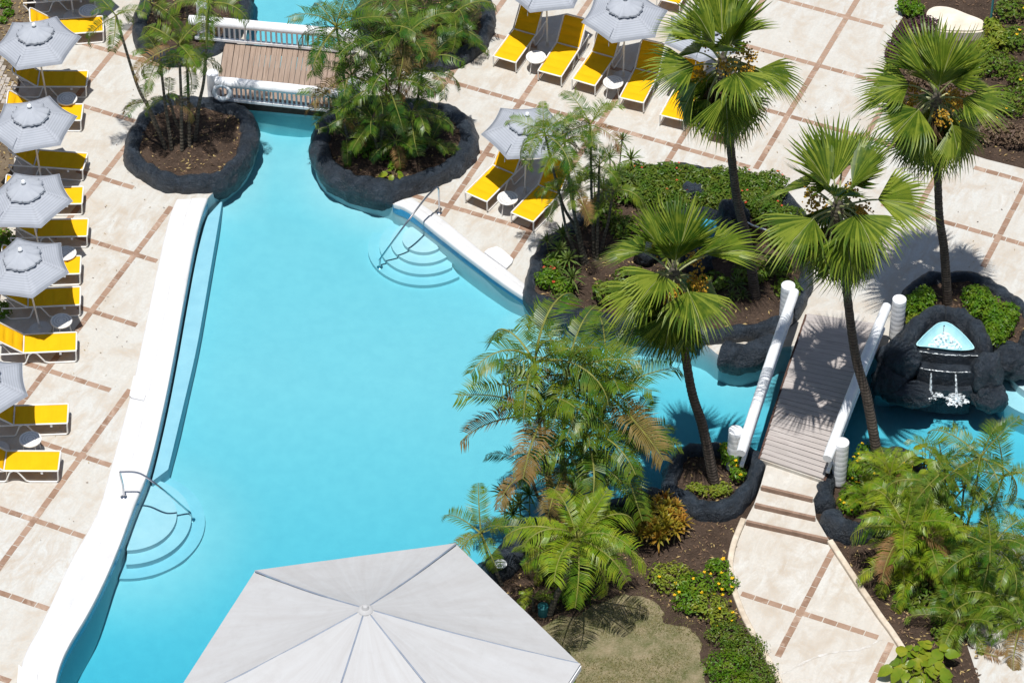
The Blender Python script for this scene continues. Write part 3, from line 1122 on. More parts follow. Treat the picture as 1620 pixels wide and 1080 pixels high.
def chips(name, poly, z, count, parent, size=0.05, light=0.2, seed=1):
    r = random.Random(seed)
    xs = [p[0] for p in poly]
    ys = [p[1] for p in poly]
    mb = MB()
    k = 0
    tries = 0
    while k < count and tries < count * 6:
        tries += 1
        x, y = r.uniform(min(xs), max(xs)), r.uniform(min(ys), max(ys))
        if not inside((x, y), poly): continue
        k += 1
        s = size * r.uniform(0.4, 1.4)
        a = r.uniform(0, 6.28)
        e = Matrix.Rotation(a, 3, 'Z') @ Matrix.Rotation(r.uniform(-.6, .6), 3, 'X')
        q = [e @ Vector(t) for t in ((-s, 0, 0), (0, -s * 0.35, 0.25 * s), (s, 0, 0), (0, s * 0.35, 0.1 * s))]
        zz = z(x, y) if callable(z) else z
        mb.add([(p.x + x, p.y + y, p.z + zz + 0.02) for p in q], [(0, 1, 2, 3)], 1 if r.random() < light else 0)
    o = mb.build(name, [M['chip'], M['chip_light']], parent, False)
    o['kind'] = 'stuff'
    return o


def planter(pts, label, wd=0.52, top=0.42, bottom=-0.3, soil=0.22, seed=0, z_top=0.3, lumps=1.0, mulch=500, n=150):
    P0 = [G(x, y, z_top) for x, y in pts]
    c = sum(P0, Vector()) / len(P0)
    e = empty('rock_planter', (c.x, c.y, 0), label, 'planter')
    inv = Matrix.Translation(-e.location)
    rim, P = rock_tube('rock_rim', [Vector((p.x, p.y, 0)) for p in P0], e, wd, top, bottom, True, n, seed, lumps)
    rim.matrix_parent_inverse = inv
    poly = P
    ext = []
    xs = [p.x for p in poly]
    ys = [p.y for p in poly]
    x = min(xs)
    while x < max(xs):
        y = min(ys)
        while y < max(ys):
            if inside((x, y), poly): ext.append((x + rng.uniform(-.05, .05), y + rng.uniform(-.05, .05)))
            y += 0.2
        x += 0.2
    ext = [p for p in ext if inside(p, poly)]
    zf = lambda a, b: soil + 0.10 * noise.noise(Vector((a, b, seed)) * 0.9) + 0.04 * noise.noise(Vector((a, b, seed)) * 4)
    vs, fs = fill(poly, 0, ext)
    mb = MB().add([(a, b, zf(a, b)) for a, b, _ in vs], fs)
    o = mb.build('soil_bed', M['soil'], e, True, None)
    o.matrix_parent_inverse = inv
    if mulch:
        o = chips('mulch', poly, zf, mulch, e, 0.05, 0.25, seed + 3)
        o.matrix_parent_inverse = inv
    return e


planter([(214, 211), (211, 244), (236, 267), (267, 281), (311, 283), (350, 275), (378, 250), (392, 217), (389, 189), (369, 170), (330, 160), (300, 158), (267, 156), (239, 172), (226, 190)],
        'round black rock planter with slender bare palm trunks beside the lifebuoy post', 0.54, 0.37, -0.40, seed=1, lumps=0.7)
planter([(508, 217), (514, 250), (536, 272), (574, 287), (616, 293), (658, 282), (699, 267), (730, 244), (741, 217), (733, 189), (708, 173), (680, 169), (640, 160), (570, 160), (524, 182)],
        'large black rock planter filled with dense dark feather palms at the pool corner', 0.60, 0.39, -0.40, seed=2, lumps=0.7)
planter([(225, 28), (222, 52), (238, 72), (275, 82), (320, 82), (343, 76), (360, 52), (382, 22), (388, -10), (380, -40), (310, -55), (245, -30)],
        'black rock planter beside the far railing of the small footbridge', 0.48, 0.36, -0.40, seed=3)
planter([(770, 8), (768, 42), (748, 70), (708, 90), (650, 88), (600, 70), (572, 40), (585, -10), (640, -50), (735, -40)],
        'black rock planter behind the dense palms near the grey umbrellas', 0.48, 0.36, -0.40, seed=4)
planter([(868, 378), (855, 400), (847, 425), (840, 459), (870, 477), (903, 490), (945, 498), (990, 506), (1050, 512), (1110, 522), (1160, 520), (1212, 512), (1252, 488), (1272, 440), (1275, 390), (1272, 345), (1232, 298), (1190, 280), (1120, 268), (1050, 262), (1000, 268), (950, 310), (905, 352)],
        'long black rock planter with red-flowered hedge, fan palms and thin feather palms', 0.46, 0.33, -0.40, 0.18, seed=5, lumps=0.8, mulch=1300, n=230)
planter([(1063, 741), (1061, 768), (1086, 784), (1113, 799), (1147, 799), (1174, 779), (1191, 752), (1198, 726), (1180, 714), (1135, 708), (1091, 709), (1072, 722)],
        'horseshoe black rock planter at the foot of the plank footbridge with a single palm trunk', 0.44, 0.40, -0.40, 0.14, seed=6, lumps=0.7, mulch=260)
planter([(1428, 480), (1440, 458), (1471, 439), (1500, 434), (1533, 434), (1562, 445), (1590, 464), (1618, 487), (1640, 520), (1618, 545), (1590, 542), (1560, 530), (1530, 505), (1490, 496), (1450, 510), (1425, 525)],
        'black rock planter with two round shrubs behind the little waterfall', 0.40, 0.38, -0.40, 0.2, seed=7, mulch=500)


def rock_edge(pts, label, wd=0.5, top=0.4, bottom=-0.6, seed=0, n=60, z_top=0.25, lumps=1.0):
    P0 = [G(x, y, z_top) for x, y in pts]
    o, _ = rock_tube('rock_edge', [Vector((p.x, p.y, 0)) for p in P0], None, wd, top, bottom, False, n, seed, lumps)
    return tag(o, label, 'rock edge')


rock_edge([(1310, 752), (1304, 776), (1308, 800)], 'upright black rock beside the white post at the bridge steps', 0.52, 0.42, -0.2, 11, 40, lumps=0.6)
rock_edge([(1308, 806), (1326, 830), (1352, 838), (1378, 832), (1402, 824), (1436, 828)], 'black rock edging curling from the bridge steps under the feather palms', 0.56, 0.44, -0.2, 12, 60)
rock_edge([(1385, 716), (1405, 708), (1432, 712), (1452, 728), (1478, 762), (1500, 790)], 'black rock shore along the fountain pool behind yellow flowering shrub', 0.4, 0.22, -0.40, 13, 60)
rock_edge([(1140, 546), (1165, 552), (1195, 548), (1228, 532)], 'long dark boulder edge in the channel next to the plank footbridge', 0.66, 0.34, -0.40, 14, 40, lumps=0.7)
rock_edge([(845, 842), (880, 818), (930, 800), (975, 790), (1015, 780), (1045, 768)], 'low black rock shore under the tall feather palm clump', 0.45, 0.25, -0.40, 15, 60)
o = rock_edge([(762, 905), (785, 892), (808, 868), (822, 842)], 'smooth black rock with a white disc beside the canopy roof', 0.72, 0.40, -0.40, 16, 50, lumps=0.5)
mb = MB().lathe([(0.0, 0), (0.135, 0.0), (0.14, 0.012), (0.13, 0.02), (0.02, 0.022)], 28)
o = mb.build('skimmer_lid', M['white'])
o.location = G(792, 892, 0.43) + Vector((0, 0, 0.0))
mb = MB().lathe([(0.0, 0), (0.012, 0.0), (0.012, 0.012), (0.004, 0.014)], 10)
k_ = mb.build('lid_knob', M['rope'], o)
k_.location = (0, 0, 0.02)
tag(o, 'small white round lid lying on the smooth black rock', 'lid')

# dark pond inside the long planter
pond = empty('rock_pond', G(1095, 372, 0.2), 'small teal pond ringed by dark rocks behind the fan palm', 'pond')
inv = Matrix.Translation(-pond.location)
pp = ccw([Vector((p.x, p.y, 0)) for p in smooth_path([G(x, y, 0.25) for x, y in ((1030, 372), (1050, 352), (1100, 343), (1145, 350), (1158, 375), (1130, 398), (1080, 404), (1040, 396))], 60, True)])
mb = MB()
vs, fs = fill(pp, 0.30)
mb.add(vs, fs)
o = mb.build('pond_bottom', simple('pond_paint', (0.05, 0.36, 0.50), (0.04, 0.28, 0.42), 4), pond)
o.matrix_parent_inverse = inv
mb = MB()
vs, fs = fill(pp, 0.36)
mb.add(vs, fs)
o = mb.build('pond_water', M['water_thin'], pond)
o.matrix_parent_inverse = inv
o, _ = rock_tube('pond_rim', pp, pond, 0.32, 0.50, 0.0, True, 80, 21)
o.matrix_parent_inverse = inv
for i_, (x, y, rx, rz) in enumerate(((1160, 345, 0.42, 0.62), (1095, 312, 0.34, 0.5), (1150, 372, 0.3, 0.55), (1105, 418, 0.32, 0.45), (1020, 400, 0.3, 0.4))):
    o = boulder(G(x, y, 0.45) - pond.location, (rx, rx * 0.8, rz), pond, 'pond_rock', 31 + i_)

# ------------------------------------------------------------------ waterfall fountain
ft = empty('waterfall_fountain', G(1497, 605), 'black rock waterfall with pale aqua bowl spilling into the rippled pool', 'fountain')
inv = Matrix.Translation(-ft.location)


def ftpart(o):
    o.matrix_parent_inverse = inv
    return o


BZ = 0.80
bowl_px = [(1452, 545), (1460, 533), (1476, 518), (1487, 511), (1499, 511), (1513, 519), (1530, 536), (1539, 550), (1520, 553), (1495, 551), (1470, 548)]
bo_ = smooth_path([G(x, y, BZ) for x, y in bowl_px], 66, True)
bc = sum(bo_, Vector()) / len(bo_)
mb = MB()
rings = [(1.05, 0.0), (1.0, 0.005), (0.96, -0.05), (0.8, -0.14), (0.4, -0.19), (0.02, -0.2)]
vs = []
for s, dz in rings:
    for p in bo_:
        q = bc.lerp(p, s)
        vs.append((q.x, q.y, BZ + dz + 0.01 * noise.noise(q * 9)))
kk = len(bo_)
fs = [(i * kk + j, i * kk + (j + 1) % kk, (i + 1) * kk + (j + 1) % kk, (i + 1) * kk + j) for i in range(len(rings) - 1) for j in range(kk)]
ftpart(mb.add(vs, fs).build('bowl', M['aqua'], ft, True, 60))
mb = MB()
vs, fs = fill(ccw([bc.lerp(p, 0.9) for p in bo_]), BZ - 0.075)
ftpart(mb.add(vs, fs).build('bowl_water', M['water_thin'], ft))
mb = MB()
vs, fs = fill(ccw([bc.lerp(p, 0.62) + Vector((0, -0.05, 0)) for p in bo_]), BZ - 0.070)
ftpart(mb.add(vs, fs).build('bowl_foam', M['foam'], ft))
# rock hood round the bowl
hood = [G(x, y, 0.7) for x, y in ((1428, 566), (1436, 536), (1458, 508), (1482, 496), (1507, 497), (1532, 510), (1552, 534), (1562, 566))]
o, _ = rock_tube('rock_hood', [Vector((p.x, p.y, 0)) for p in hood], ft, 0.52, 0.92, -0.4, False, 80, 41, 0.5)
ftpart(o)
# tiers in front of the bowl
def tier(px_l, px_r, z, depth, zb, name, mat):
    a, b = G(*px_l, z), G(*px_r, z)
    d = (b - a).normalized()
    nn = Vector((d.y, -d.x, 0))
    pts = []
    for i in range(13):
        t = i / 12
        bow = math.sin(math.pi * t) * 0.05 + 0.02 * noise.noise(Vector((i * 0.7, z * 5, 0)))
        pts.append(a.lerp(b, t) + nn * bow)
    back = [a.lerp(b, 1 - i / 12) - nn * depth for i in range(13)]
    mb = MB()
    prism(mb, pts + back, zb, z)
    return ftpart(mb.build(name, mat, ft, True, 30))


tier((1449, 556), (1549, 563), 0.70, 0.10, -0.9, 'spill_tier', M['rock'])
tier((1452, 583), (1540, 590), 0.42, 0.55, -0.9, 'spill_tier', M['rock'])
tier((1446, 612), (1552, 618), 0.0, 0.60, -0.22, 'spill_tier', M['rock'])
mb = MB()
for (l, r_, z) in (((1450, 556), (1548, 563), 0.70), ((1456, 583), (1535, 589), 0.42)):
    a, b = G(*l, z), G(*r_, z)
    d = (b - a).normalized()
    nn = Vector((d.y, -d.x, 0))
    pts = [a.lerp(b, i / 30) + nn * (0.055 * math.sin(math.pi * i / 30) - 0.01 + 0.012 * rng.uniform(-1, 1)) + Vector((0, 0, 0.004 + 0.008 * rng.random())) for i in range(31)]
    mb.tube(pts, [0.004 + 0.011 * rng.random() for _ in pts], 6)
ftpart(mb.build('wet_lip', M['foam'], ft))
for (x, y, tx, ty) in ((1473, 590, 1472, 622), (1512, 592, 1513, 632)):
    a, b = G(x, y, 0.42), G(tx, ty, WZ)
    mb = MB()
    mb.tube([a.lerp(b, t) + Vector((0, 0, 0.16 * t * (1 - t))) for t in (0, .2, .4, .6, .8, 1)], [0.018, 0.022, 0.024, 0.028, 0.034, 0.05], 8)
    ftpart(mb.build('water_jet', M['foam'], ft))
    mb = MB()
    for i in range(110):
        an, rr = rng.uniform(0, 6.28), abs(rng.gauss(0, 0.11))
        s = rng.uniform(0.006, 0.022) * (1.6 if rr < 0.07 else 1)
        mb.box((b.x + rr * math.cos(an), b.y + rr * math.sin(an), WZ + 0.008 + rng.random() * 0.05 * max(0, 1 - rr * 4)), (s, s, s * 0.8), Matrix.Rotation(an, 3, (1, 1, 0.5)))
    fo = MB()
    vs, fs = fill(ccw([Vector((b.x + (0.26 + 0.07 * math.sin(5 * i)) * math.cos(i * 0.209), b.y + (0.22 + 0.06 * math.cos(4 * i)) * math.sin(i * 0.209), 0)) for i in range(30)]), WZ + 0.006)
    ftpart(fo.add(vs, fs).build('foam_patch', M['foam'], ft))
    o = ftpart(mb.build('splash', M['foam'], ft, True))
    o['kind'] = 'stuff'
for i_, (x, y, z, r3) in enumerate(((1426, 572, 0.35, (0.54, 0.5, 0.66)), (1408, 602, 0.0, (0.44, 0.42, 0.5)), (1560, 592, 0.32, (0.40, 0.46, 0.66)), (1566, 628, -0.12, (0.46, 0.36, 0.42)), (1440, 622, -0.15, (0.62, 0.36, 0.30)), (1602, 572, 0.2, (0.55, 0.42, 0.45)), (1640, 545, 0.2, (0.5, 0.4, 0.4)))):
    boulder(G(x, y, z) - ft.location, r3, ft, 'fountain_rock', 51 + i_)
mb = MB()
p0 = G(1493, 520, BZ)
mb.tube([p0 + Vector((0, 0, -0.1)), p0 + Vector((0, 0, 0.10)), p0 + Vector((0, -0.03, 0.12))], 0.02, 8)
ftpart(mb.build('spout', M['chrome'], ft))


# ================================================================== FOOTBRIDGES
def log_mesh(a, b, r, ends=0.0, seed=0):
    d = b - a
    k = 26
    pts, rads = [], []
    for i in range(k):
        t = i / (k - 1)
        pts.append(a + d * t + Vector((0, 0, 0.012 * noise.noise(Vector((t * 6, seed, 0))))))
        rr = r * (1 + 0.06 * noise.noise(Vector((t * 9, seed, 3))))
        if i in (0, k - 1): rr *= 0.9
        rads.append(rr)
    return MB().tube(pts, rads, 14)


def railing(root, inv, a, b, z_log, z_bot, arch, seed, count, rad_log=0.13):
    """log rail, balusters and bottom rail between ground points a and b"""
    def pt(t, z): 
        p = a.lerp(b, t)
        return Vector((p.x, p.y, z + arch * math.sin(math.pi * min(1, max(0, t)))))
    mb = MB()
    k = 26
    pts = [pt(i / (k - 1), z_log) for i in range(k)]
    rads = [rad_log * (1 + 0.07 * noise.noise(Vector((i * 0.4, seed, 3)))) for i in range(k)]
    rads[0] *= 0.93
    rads[-1] *= 0.93
    mb.tube(pts, rads, 14)
    o = mb.build('log_rail', M['white'], root, True, 50)
    o.matrix_parent_inverse = inv
    d = (b - a).normalized()
    rot = Matrix.Rotation(math.atan2(d.y, d.x), 3, 'Z')
    mb = MB()
    for i in range(12):
        p, q = pt(i / 12 * 0.94 + 0.03, z_bot), pt((i + 1) / 12 * 0.94 + 0.03, z_bot)
        mb.box((p + q) / 2, ((q - p).length + 0.01, 0.085, 0.07), rot)
    o = mb.build('bottom_rail', M['white'], root, False)
    o.matrix_parent_inverse = inv
    h = z_log - z_bot
    bb = MB().box((0, 0, 0), (0.045, 0.04, h - 0.04))
    bme = bb.mesh('baluster', False)
    bme.materials.append(M['white'])
    for i in range(count):
        p = pt(0.05 + 0.9 * i / (count - 1), (z_log + z_bot) / 2 - 0.03)
        o = link('baluster', bme, None, root)
        o.location = p
        o.rotation_euler = (0, 0, math.atan2(d.y, d.x))
        o.matrix_parent_inverse = inv


def ring_post(p, h, r, root, inv, z0=0.0, bands=8):
    prof = [(r * 0.97, 0)]
    for i in range(bands):
        z = h * i / bands
        hh = h / bands
        prof += [(r * 0.988, z + 0.004), (r * 1.0, z + 0.018), (r * 1.0, z + hh - 0.015), (r * 0.988, z + hh - 0.003)]
    prof += [(r * 1.0, h + 0.005), (r * 0.98, h + 0.02), (r * 0.85, h + 0.03), (0.02, h + 0.034)]
    o = MB().lathe(prof, 24).build('post', M['white'], root, True, 60)
    o.location = Vector((p.x, p.y, z0))
    o.matrix_parent_inverse = inv
    return o


# --- plank footbridge over the channel
BD = 0.48
nl, nr_, fl, fr = G(1203, 724, BD), G(1303, 758, BD), G(1277, 497, BD), G(1392, 513, BD)
br = empty('plank_footbridge', G(1300, 640), 'weathered grey plank footbridge with white log rails over the channel', 'footbridge')
inv = Matrix.Translation(-br.location)
ARCH = 0.12
NPL = 34
wdt = ((nr_ - nl).length + (fr - fl).length) / 2
for i in range(NPL):
    t = (i + 0.5) / NPL
    a, b = nl.lerp(fl, t), nr_.lerp(fr, t)
    pitch = ((fl - nl).length + (fr - nr_).length) / 2 / NPL
    L = (b - a).length + rng.uniform(-0.015, 0.015)
    d = (b - a).normalized()
    mb = MB().box((0, 0, 0), (L, pitch * 0.93, 0.035), taper=0.992)
    o = mb.build('plank', M['wood'], br, False)
    o.location = (a + b) / 2 + Vector((0, 0, ARCH * math.sin(math.pi * t) + rng.uniform(-0.004, 0.004)))
    o.rotation_euler = (rng.uniform(-.01, .01), rng.uniform(-.004, .004), math.atan2(d.y, d.x) + rng.uniform(-.004, .004))
    o.matrix_parent_inverse = inv
for (a, b) in ((nl, fl), (nr_, fr)):
    mb = MB()
    d = (b - a)
    for i in range(14):
        p, q = a + d * (i / 14), a + d * ((i + 1) / 14)
        z1, z2 = ARCH * math.sin(math.pi * i / 14), ARCH * math.sin(math.pi * (i + 1) / 14)
        dd = d.normalized()
        mb.box((p + q) / 2 + Vector((0, 0, (z1 + z2) / 2 - 0.19)), ((q - p).length + 0.01, 0.10, 0.32), Matrix.Rotation(math.atan2(dd.y, dd.x), 3, 'Z'))
    o = mb.build('side_beam', M['wood_dark'], br, False)
    o.matrix_parent_inverse = inv
railing(br, inv, G(1172, 715, 1.2), G(1257, 460, 1.2), 1.17, BD + 0.10, ARCH, 1.0, 20, 0.118)
railing(br, inv, G(1309, 724, 1.2), G(1403, 483, 1.2), 1.17, BD + 0.10, ARCH, 2.0, 20, 0.118)
for (x, y, z0, h) in ((1164, 681, 0.1, 1.18), (1332, 700, 0.05, 1.25), (1423, 474, 0.1, 1.15), (1247, 452, 0.1, 1.15)):
    p = G(x, y, z0 + h)
    ring_post(p, h, 0.165, br, inv, z0)
# landings
for (a, b, s) in ((nl, nr_, -1), (fl, fr, 1)):
    d = (b - a).normalized()
    nn = Vector((-d.y, d.x, 0)) * s
    mb = MB()
    prism(mb, [a - d * .02, b + d * .02, b + nn * 0.3 + d * .02, a + nn * 0.3 - d * .02] if s > 0 else [a + nn * 0.02, b + nn * 0.02, b - nn * 0.28, a - nn * 0.28], -0.9 if s > 0 else -0.4, BD - 0.03 if s < 0 else BD - 0.01)
    o = mb.build('abutment', M['path'], br, False)
    o.matrix_parent_inverse = inv

# --- small footbridge at the far end of the pool
BD2 = 0.28
bl, brr, tr_, tl = G(342, 156, BD2), G(552, 175, BD2), G(566, 84, BD2), G(355, 69, BD2)
b2 = empty('small_footbridge', G(450, 130), 'brown plank footbridge with white log railings and a lifebuoy at the pool end', 'footbridge')
inv = Matrix.Translation(-b2.location)
NP2 = 25
for i in range(NP2):
    t = (i + 0.5) / NP2
    a, b = bl.lerp(brr, t), tl.lerp(tr_, t)
    pitch = (brr - bl).length / NP2
    d = (b - a).normalized()
    mb = MB().box((0, 0, 0), ((b - a).length + rng.uniform(-.015, .015), pitch * 0.94, 0.035), taper=0.992)
    o = mb.build('plank', M['wood_warm'], b2, False)
    o.location = (a + b) / 2 + Vector((0, 0, rng.uniform(-0.004, 0.004)))
    o.rotation_euler = (rng.uniform(-.012, .012), 0, math.atan2(d.y, d.x) + rng.uniform(-.006, .006))
    o.matrix_parent_inverse = inv
for (a, b) in ((bl, brr), (tl, tr_)):
    d = b - a
    dd = d.normalized()
    rot = Matrix.Rotation(math.atan2(dd.y, dd.x), 3, 'Z')
    mb = MB().box((a + b) / 2 + Vector((0, 0, -0.13)), (d.length, 0.12, 0.2), rot)
    o = mb.build('side_beam', M['wood_dark'], b2, False)
    o.matrix_parent_inverse = inv
a, b = G(378, 170, 0.0), G(552, 186, 0.0)
dd = (b - a).normalized()
mb = MB().box((a + b) / 2 + Vector((0, 0.0, -0.42)), ((b - a).length, 0.1, 1.1), Matrix.Rotation(math.atan2(dd.y, dd.x), 3, 'Z'))
o = mb.build('fascia', M['fascia'], b2, False)
o.matrix_parent_inverse = inv
railing(b2, inv, G(341, 127, 0.93), G(552, 149, 0.93), 0.90, BD2 + 0.07, 0.0, 3.0, 27)
railing(b2, inv, G(299, 30, 0.98), G(566, 54, 0.98), 0.95, BD2 + 0.12, 0.0, 4.0, 30)
dl_ = (brr - bl).normalized()
mb = MB()
prism(mb, [bl + Vector((-0.02, 0, 0)), tl + Vector((-0.02, 0, 0)), tl - dl_ * 0.55, bl - dl_ * 0.45], -0.05, BD2 - 0.06)
o = mb.build('landing', M['deck'], b2, False)
o.matrix_parent_inverse = inv
ring_post(G(336, 116, 1.02), 1.0, 0.15, b2, inv, 0.02, 2)
ring_post(G(319, 6, 1.1), 1.05, 0.15, b2, inv, 0.05, 2)
ring_post(G(560, 130, 1.02), 1.0, 0.15, b2, inv, 0.02, 2)

# lifebuoy on the corner post
lb = G(351, 138, 0.66) + Vector((0.02, -0.20, 0))
bu = empty('lifebuoy', lb, 'pale grey lifebuoy ring hanging on the small footbridge railing', 'lifebuoy')
mb = MB()
Rb, rb_ = 0.20, 0.058
vsr = [Vector((Rb * math.cos(2 * math.pi * i / 36), 0, Rb * math.sin(2 * math.pi * i / 36))) for i in range(36)]
mb.tube(vsr, rb_, 12, closed=True)
mb.build('ring', M['buoy'], bu)
for q in range(4):
    a0 = math.pi / 4 + q * math.pi / 2
    mb = MB()
    mb.tube([Vector((Rb * math.cos(a0 + s), 0, Rb * math.sin(a0 + s))) for s in (-.14, -.05, .05, .14)], rb_ + 0.006, 12)
    mb.build('grab_band', M['white'], bu)
mb = MB()
mb.tube([Vector(((Rb + 0.05 + 0.014 * math.cos(8 * math.pi * i / 60)) * math.cos(2 * math.pi * i / 60), -0.03, (Rb + 0.05 + 0.014 * math.cos(8 * math.pi * i / 60)) * math.sin(2 * math.pi * i / 60))) for i in range(60)], 0.010, 6, closed=True)
mb.build('rope', M['rope'], bu)
bu.rotation_euler = (R(-8), 0, R(-4))

# ================================================================== HANDRAILS
def handrail(pts, feet, label):
    e = empty('pool_handrail', (feet[0].x, feet[0].y, 0), label, 'handrail')
    inv = Matrix.Translation(-e.location)
    o = MB().tube(smooth_path(pts, 60), 0.024, 10).build('rail', M['chrome'], e)
    o.matrix_parent_inverse = inv
    for f in feet:
        o = MB().lathe([(0.075, 0), (0.075, 0.012), (0.045, 0.03), (0.03, 0.05)], 16).build('flange', M['chrome'], e)
        o.location = f
        o.matrix_parent_inverse = inv


f1 = G(196, 786, 0.08)
f1b = G(304, 822, -0.72)
t1 = f1 + Vector((-0.03, 0.0, 0.80))
handrail([f1, f1 + Vector((0, 0, 0.4)), t1 + Vector((0, 0, -0.06)), t1 + Vector((0.05, 0, 0)), G(222, 749, 0.85), G(255, 772, 0.55), f1b + Vector((-0.12, 0.02, 0.32)), f1b + Vector((-0.03, 0, 0.22)), f1b], [f1, f1b],
         'curved steel handrail dropping from the long coping into the pool corner steps')
f2_ = G(695, 337, 0.0)
f2b = G(601, 423, -0.70)
t2 = f2_ + Vector((0, 0, 0.82))
handrail([f2_, f2_ + Vector((0, 0, 0.5)), t2 + Vector((-0.01, 0, -0.05)), t2 + Vector((-0.07, -0.01, 0.0)), G(672, 315, 0.83), G(640, 357, 0.52), f2b + Vector((0.05, 0.05, 0.30)), f2b + Vector((0.01, 0.01, 0.2)), f2b], [f2_, f2b],
         'straight steel handrail running down over the fan-shaped pool steps')


# ================================================================== LOUNGERS, UMBRELLAS, TABLES
def sling(x0, x1, w, pads, thick=0.022):
    """padded sling lying along x, seams across"""
    nx, ny = pads * 6, 8
    vs, fs = [], []
    for i in range(nx + 1):
        t = i / nx
        u = (t * pads) % 1.0 if i < nx else 0.0
        bul = math.sin(math.pi * u) ** 0.5 if 0 < u < 1 else 0.0
        for j in range(ny + 1):
            s = j / ny * 2 - 1
            z = 0.032 * bul * (1 - s ** 4) - 0.022 * (1 - s * s)
            vs.append((x0 + (x1 - x0) * t, s * w / 2, z))
    o = len(vs)
    vs += [(x, y, z - thick) for x, y, z in vs]
    k = ny + 1
    for i in range(nx):
        for j in range(ny):
            a = i * k + j
            fs.append((a, a + k, a + k + 1, a + 1))
            fs.append((o + a, o + a + 1, o + a + k + 1, o + a + k))
    for i in range(nx):
        a = i * k
        fs.append((a, o + a, o + a + k, a + k))
        a = i * k + ny
        fs.append((a, a + k, o + a + k, o + a))
    for j in range(ny):
        a = j
        fs.append((a, a + 1, o + a + 1, o + a))
        a = nx * k + j
        fs.append((a, o + a, o + a + 1, a + 1))
    return MB().add(vs, fs)


LW, LS, LB, LZ = 0.63, 1.22, 0.76, 0.36


def make_lounger(ang):
    root = bpy.data.objects.new('sun_lounger', None)
    C.objects.link(root)
    hw = LW / 2
    rt = 0.019
    ca, sa = math.cos(ang), math.sin(ang)
    sling(0.015, LS - 0.015, LW - 0.05, 4).build('seat_sling', M['yellow'], root, True, 60).location = (0, 0, LZ)
    b = sling(0.0, LB - 0.03, LW - 0.05, 3).build('back_sling', M['yellow'], root, True, 60)
    b.rotation_euler = (0, math.pi + ang, 0)
    b.rotation_euler = Matrix(((-ca, 0, sa), (0, -1, 0), (sa, 0, ca))).to_euler()
    b.location = (-0.012, 0, LZ)
    mb = MB()
    mb.tube([(0, hw, LZ), (LS - 0.03, hw, LZ), (LS, hw - 0.03, LZ), (LS, -hw + 0.03, LZ), (LS - 0.03, -hw, LZ), (0, -hw, LZ)], rt, 8)
    mb.tube([(0, -hw, LZ), (0, hw, LZ)], rt * 0.8, 8)
    mb.build('seat_frame', M['white_metal'], root)
    mb = MB()
    P = lambda l, y: (-l * ca, y, LZ + l * sa)
    mb.tube([P(0, hw), P(LB - 0.08, hw), P(LB - 0.02, hw - 0.03), P(LB, hw - 0.09), P(LB, -hw + 0.09), P(LB - 0.02, -hw + 0.03), P(LB - 0.08, -hw), P(0, -hw)], rt, 8)
    mb.build('back_frame', M['white_metal'], root)
    for s in (1, -1):
        y = s * hw
        mb = MB()
        mb.tube([(LS - 0.01, y, LZ), (LS - 0.02, y, 0.06), (LS - 0.06, y, 0.02), (0.56, y, 0.02), (0.48, y, 0.05), (0.30, y, LZ - 0.02), (0.24, y, LZ - 0.005)], rt, 8)
        mb.build('front_leg', M['white_metal'], root)
        mb = MB()
        mb.tube([(0.20, y, LZ - 0.005), (0.13, y, LZ - 0.05), (0.03, y, 0.05), (-0.02, y, 0.02), (-0.42, y, 0.02), (-0.47, y, 0.05), (-0.62, y, LZ - 0.06), (-0.62, y, LZ - 0.01), (0.0, y, LZ - 0.01)], rt, 8)
        mb.build('rear_leg', M['white_metal'], root)
    mb = MB()
    mb.tube([(-0.30, hw - 0.03, LZ - 0.02), (-0.46, hw - 0.04, LZ + 0.38 * sa)], 0.011, 6)
    mb.tube([(-0.30, -hw + 0.03, LZ - 0.02), (-0.46, -hw + 0.04, LZ + 0.38 * sa)], 0.011, 6)
    mb.tube([(-0.46, -hw + 0.04, LZ + 0.38 * sa), (-0.46, hw - 0.04, LZ + 0.38 * sa)], 0.011, 6)
    mb.build('back_prop', M['white_metal'], root)
    mb = MB().box((0.85, -hw - 0.012, LZ - 0.06), (0.05, 0.006, 0.06))
    mb.build('number_plate', M['white'], root, False)
    return root


def copy_tree(o, parent=None):
    c = o.copy()
    C.objects.link(c)
    c.parent = parent
    for ch in list(o.children):
        copy_tree(ch, c)
    return c


protoL = {38: make_lounger(R(38)), 50: make_lounger(R(50))}
usedL = {38: False, 50: False}


def lounger(foot, yaw, label, group, ang=38):
    p = protoL[ang]
    o = copy_tree(p) if usedL[ang] else p
    usedL[ang] = True
    f = G(*foot, LZ)
    d = Vector((math.cos(yaw), math.sin(yaw), 0))
    loc = f - d * LS
    o.location = (loc.x, loc.y, 0.003)
    o.rotation_euler = (0, 0, yaw)
    tag(o, label, 'sun lounger', group)


gl = 'yellow loungers in the long row facing the pool'
LEFT = [((150, -14), 6, 'yellow lounger beyond the first, its white frame showing past the topmost umbrella base'),
        ((163, 38), 7, 'yellow lounger with raised back crossed by drooping palm fronds, far end of the row'),
        ((138, 125), 0, 'shaded yellow lounger under the first grey umbrella, counting from the footbridge end'),
        ((130, 178), 0, 'yellow lounger under the second umbrella with its raised back tip poking out'),
        ((135, 256), -6, 'shaded yellow lounger between the second and third umbrellas of the row'),
        ((131, 309), 2, 'yellow lounger mostly hidden by the third umbrella of the row'),
        ((139, 360), 2, 'half-shaded yellow lounger between the third and fourth umbrellas of the row'),
        ((127.5, 419), 3, 'yellow lounger mostly hidden by the fourth umbrella of the row'),
        ((127, 468), 4, 'shaded yellow lounger beside the side table under the fourth umbrella'),
        ((121, 540), 4, 'sunlit yellow lounger with raised back just past the fourth umbrella pole'),
        ((107.5, 654), 3, 'yellow lounger half under the fifth umbrella beside a white table'),
        ((94, 729), 0, 'sunlit yellow lounger at the end of the row opposite the curved handrail')]
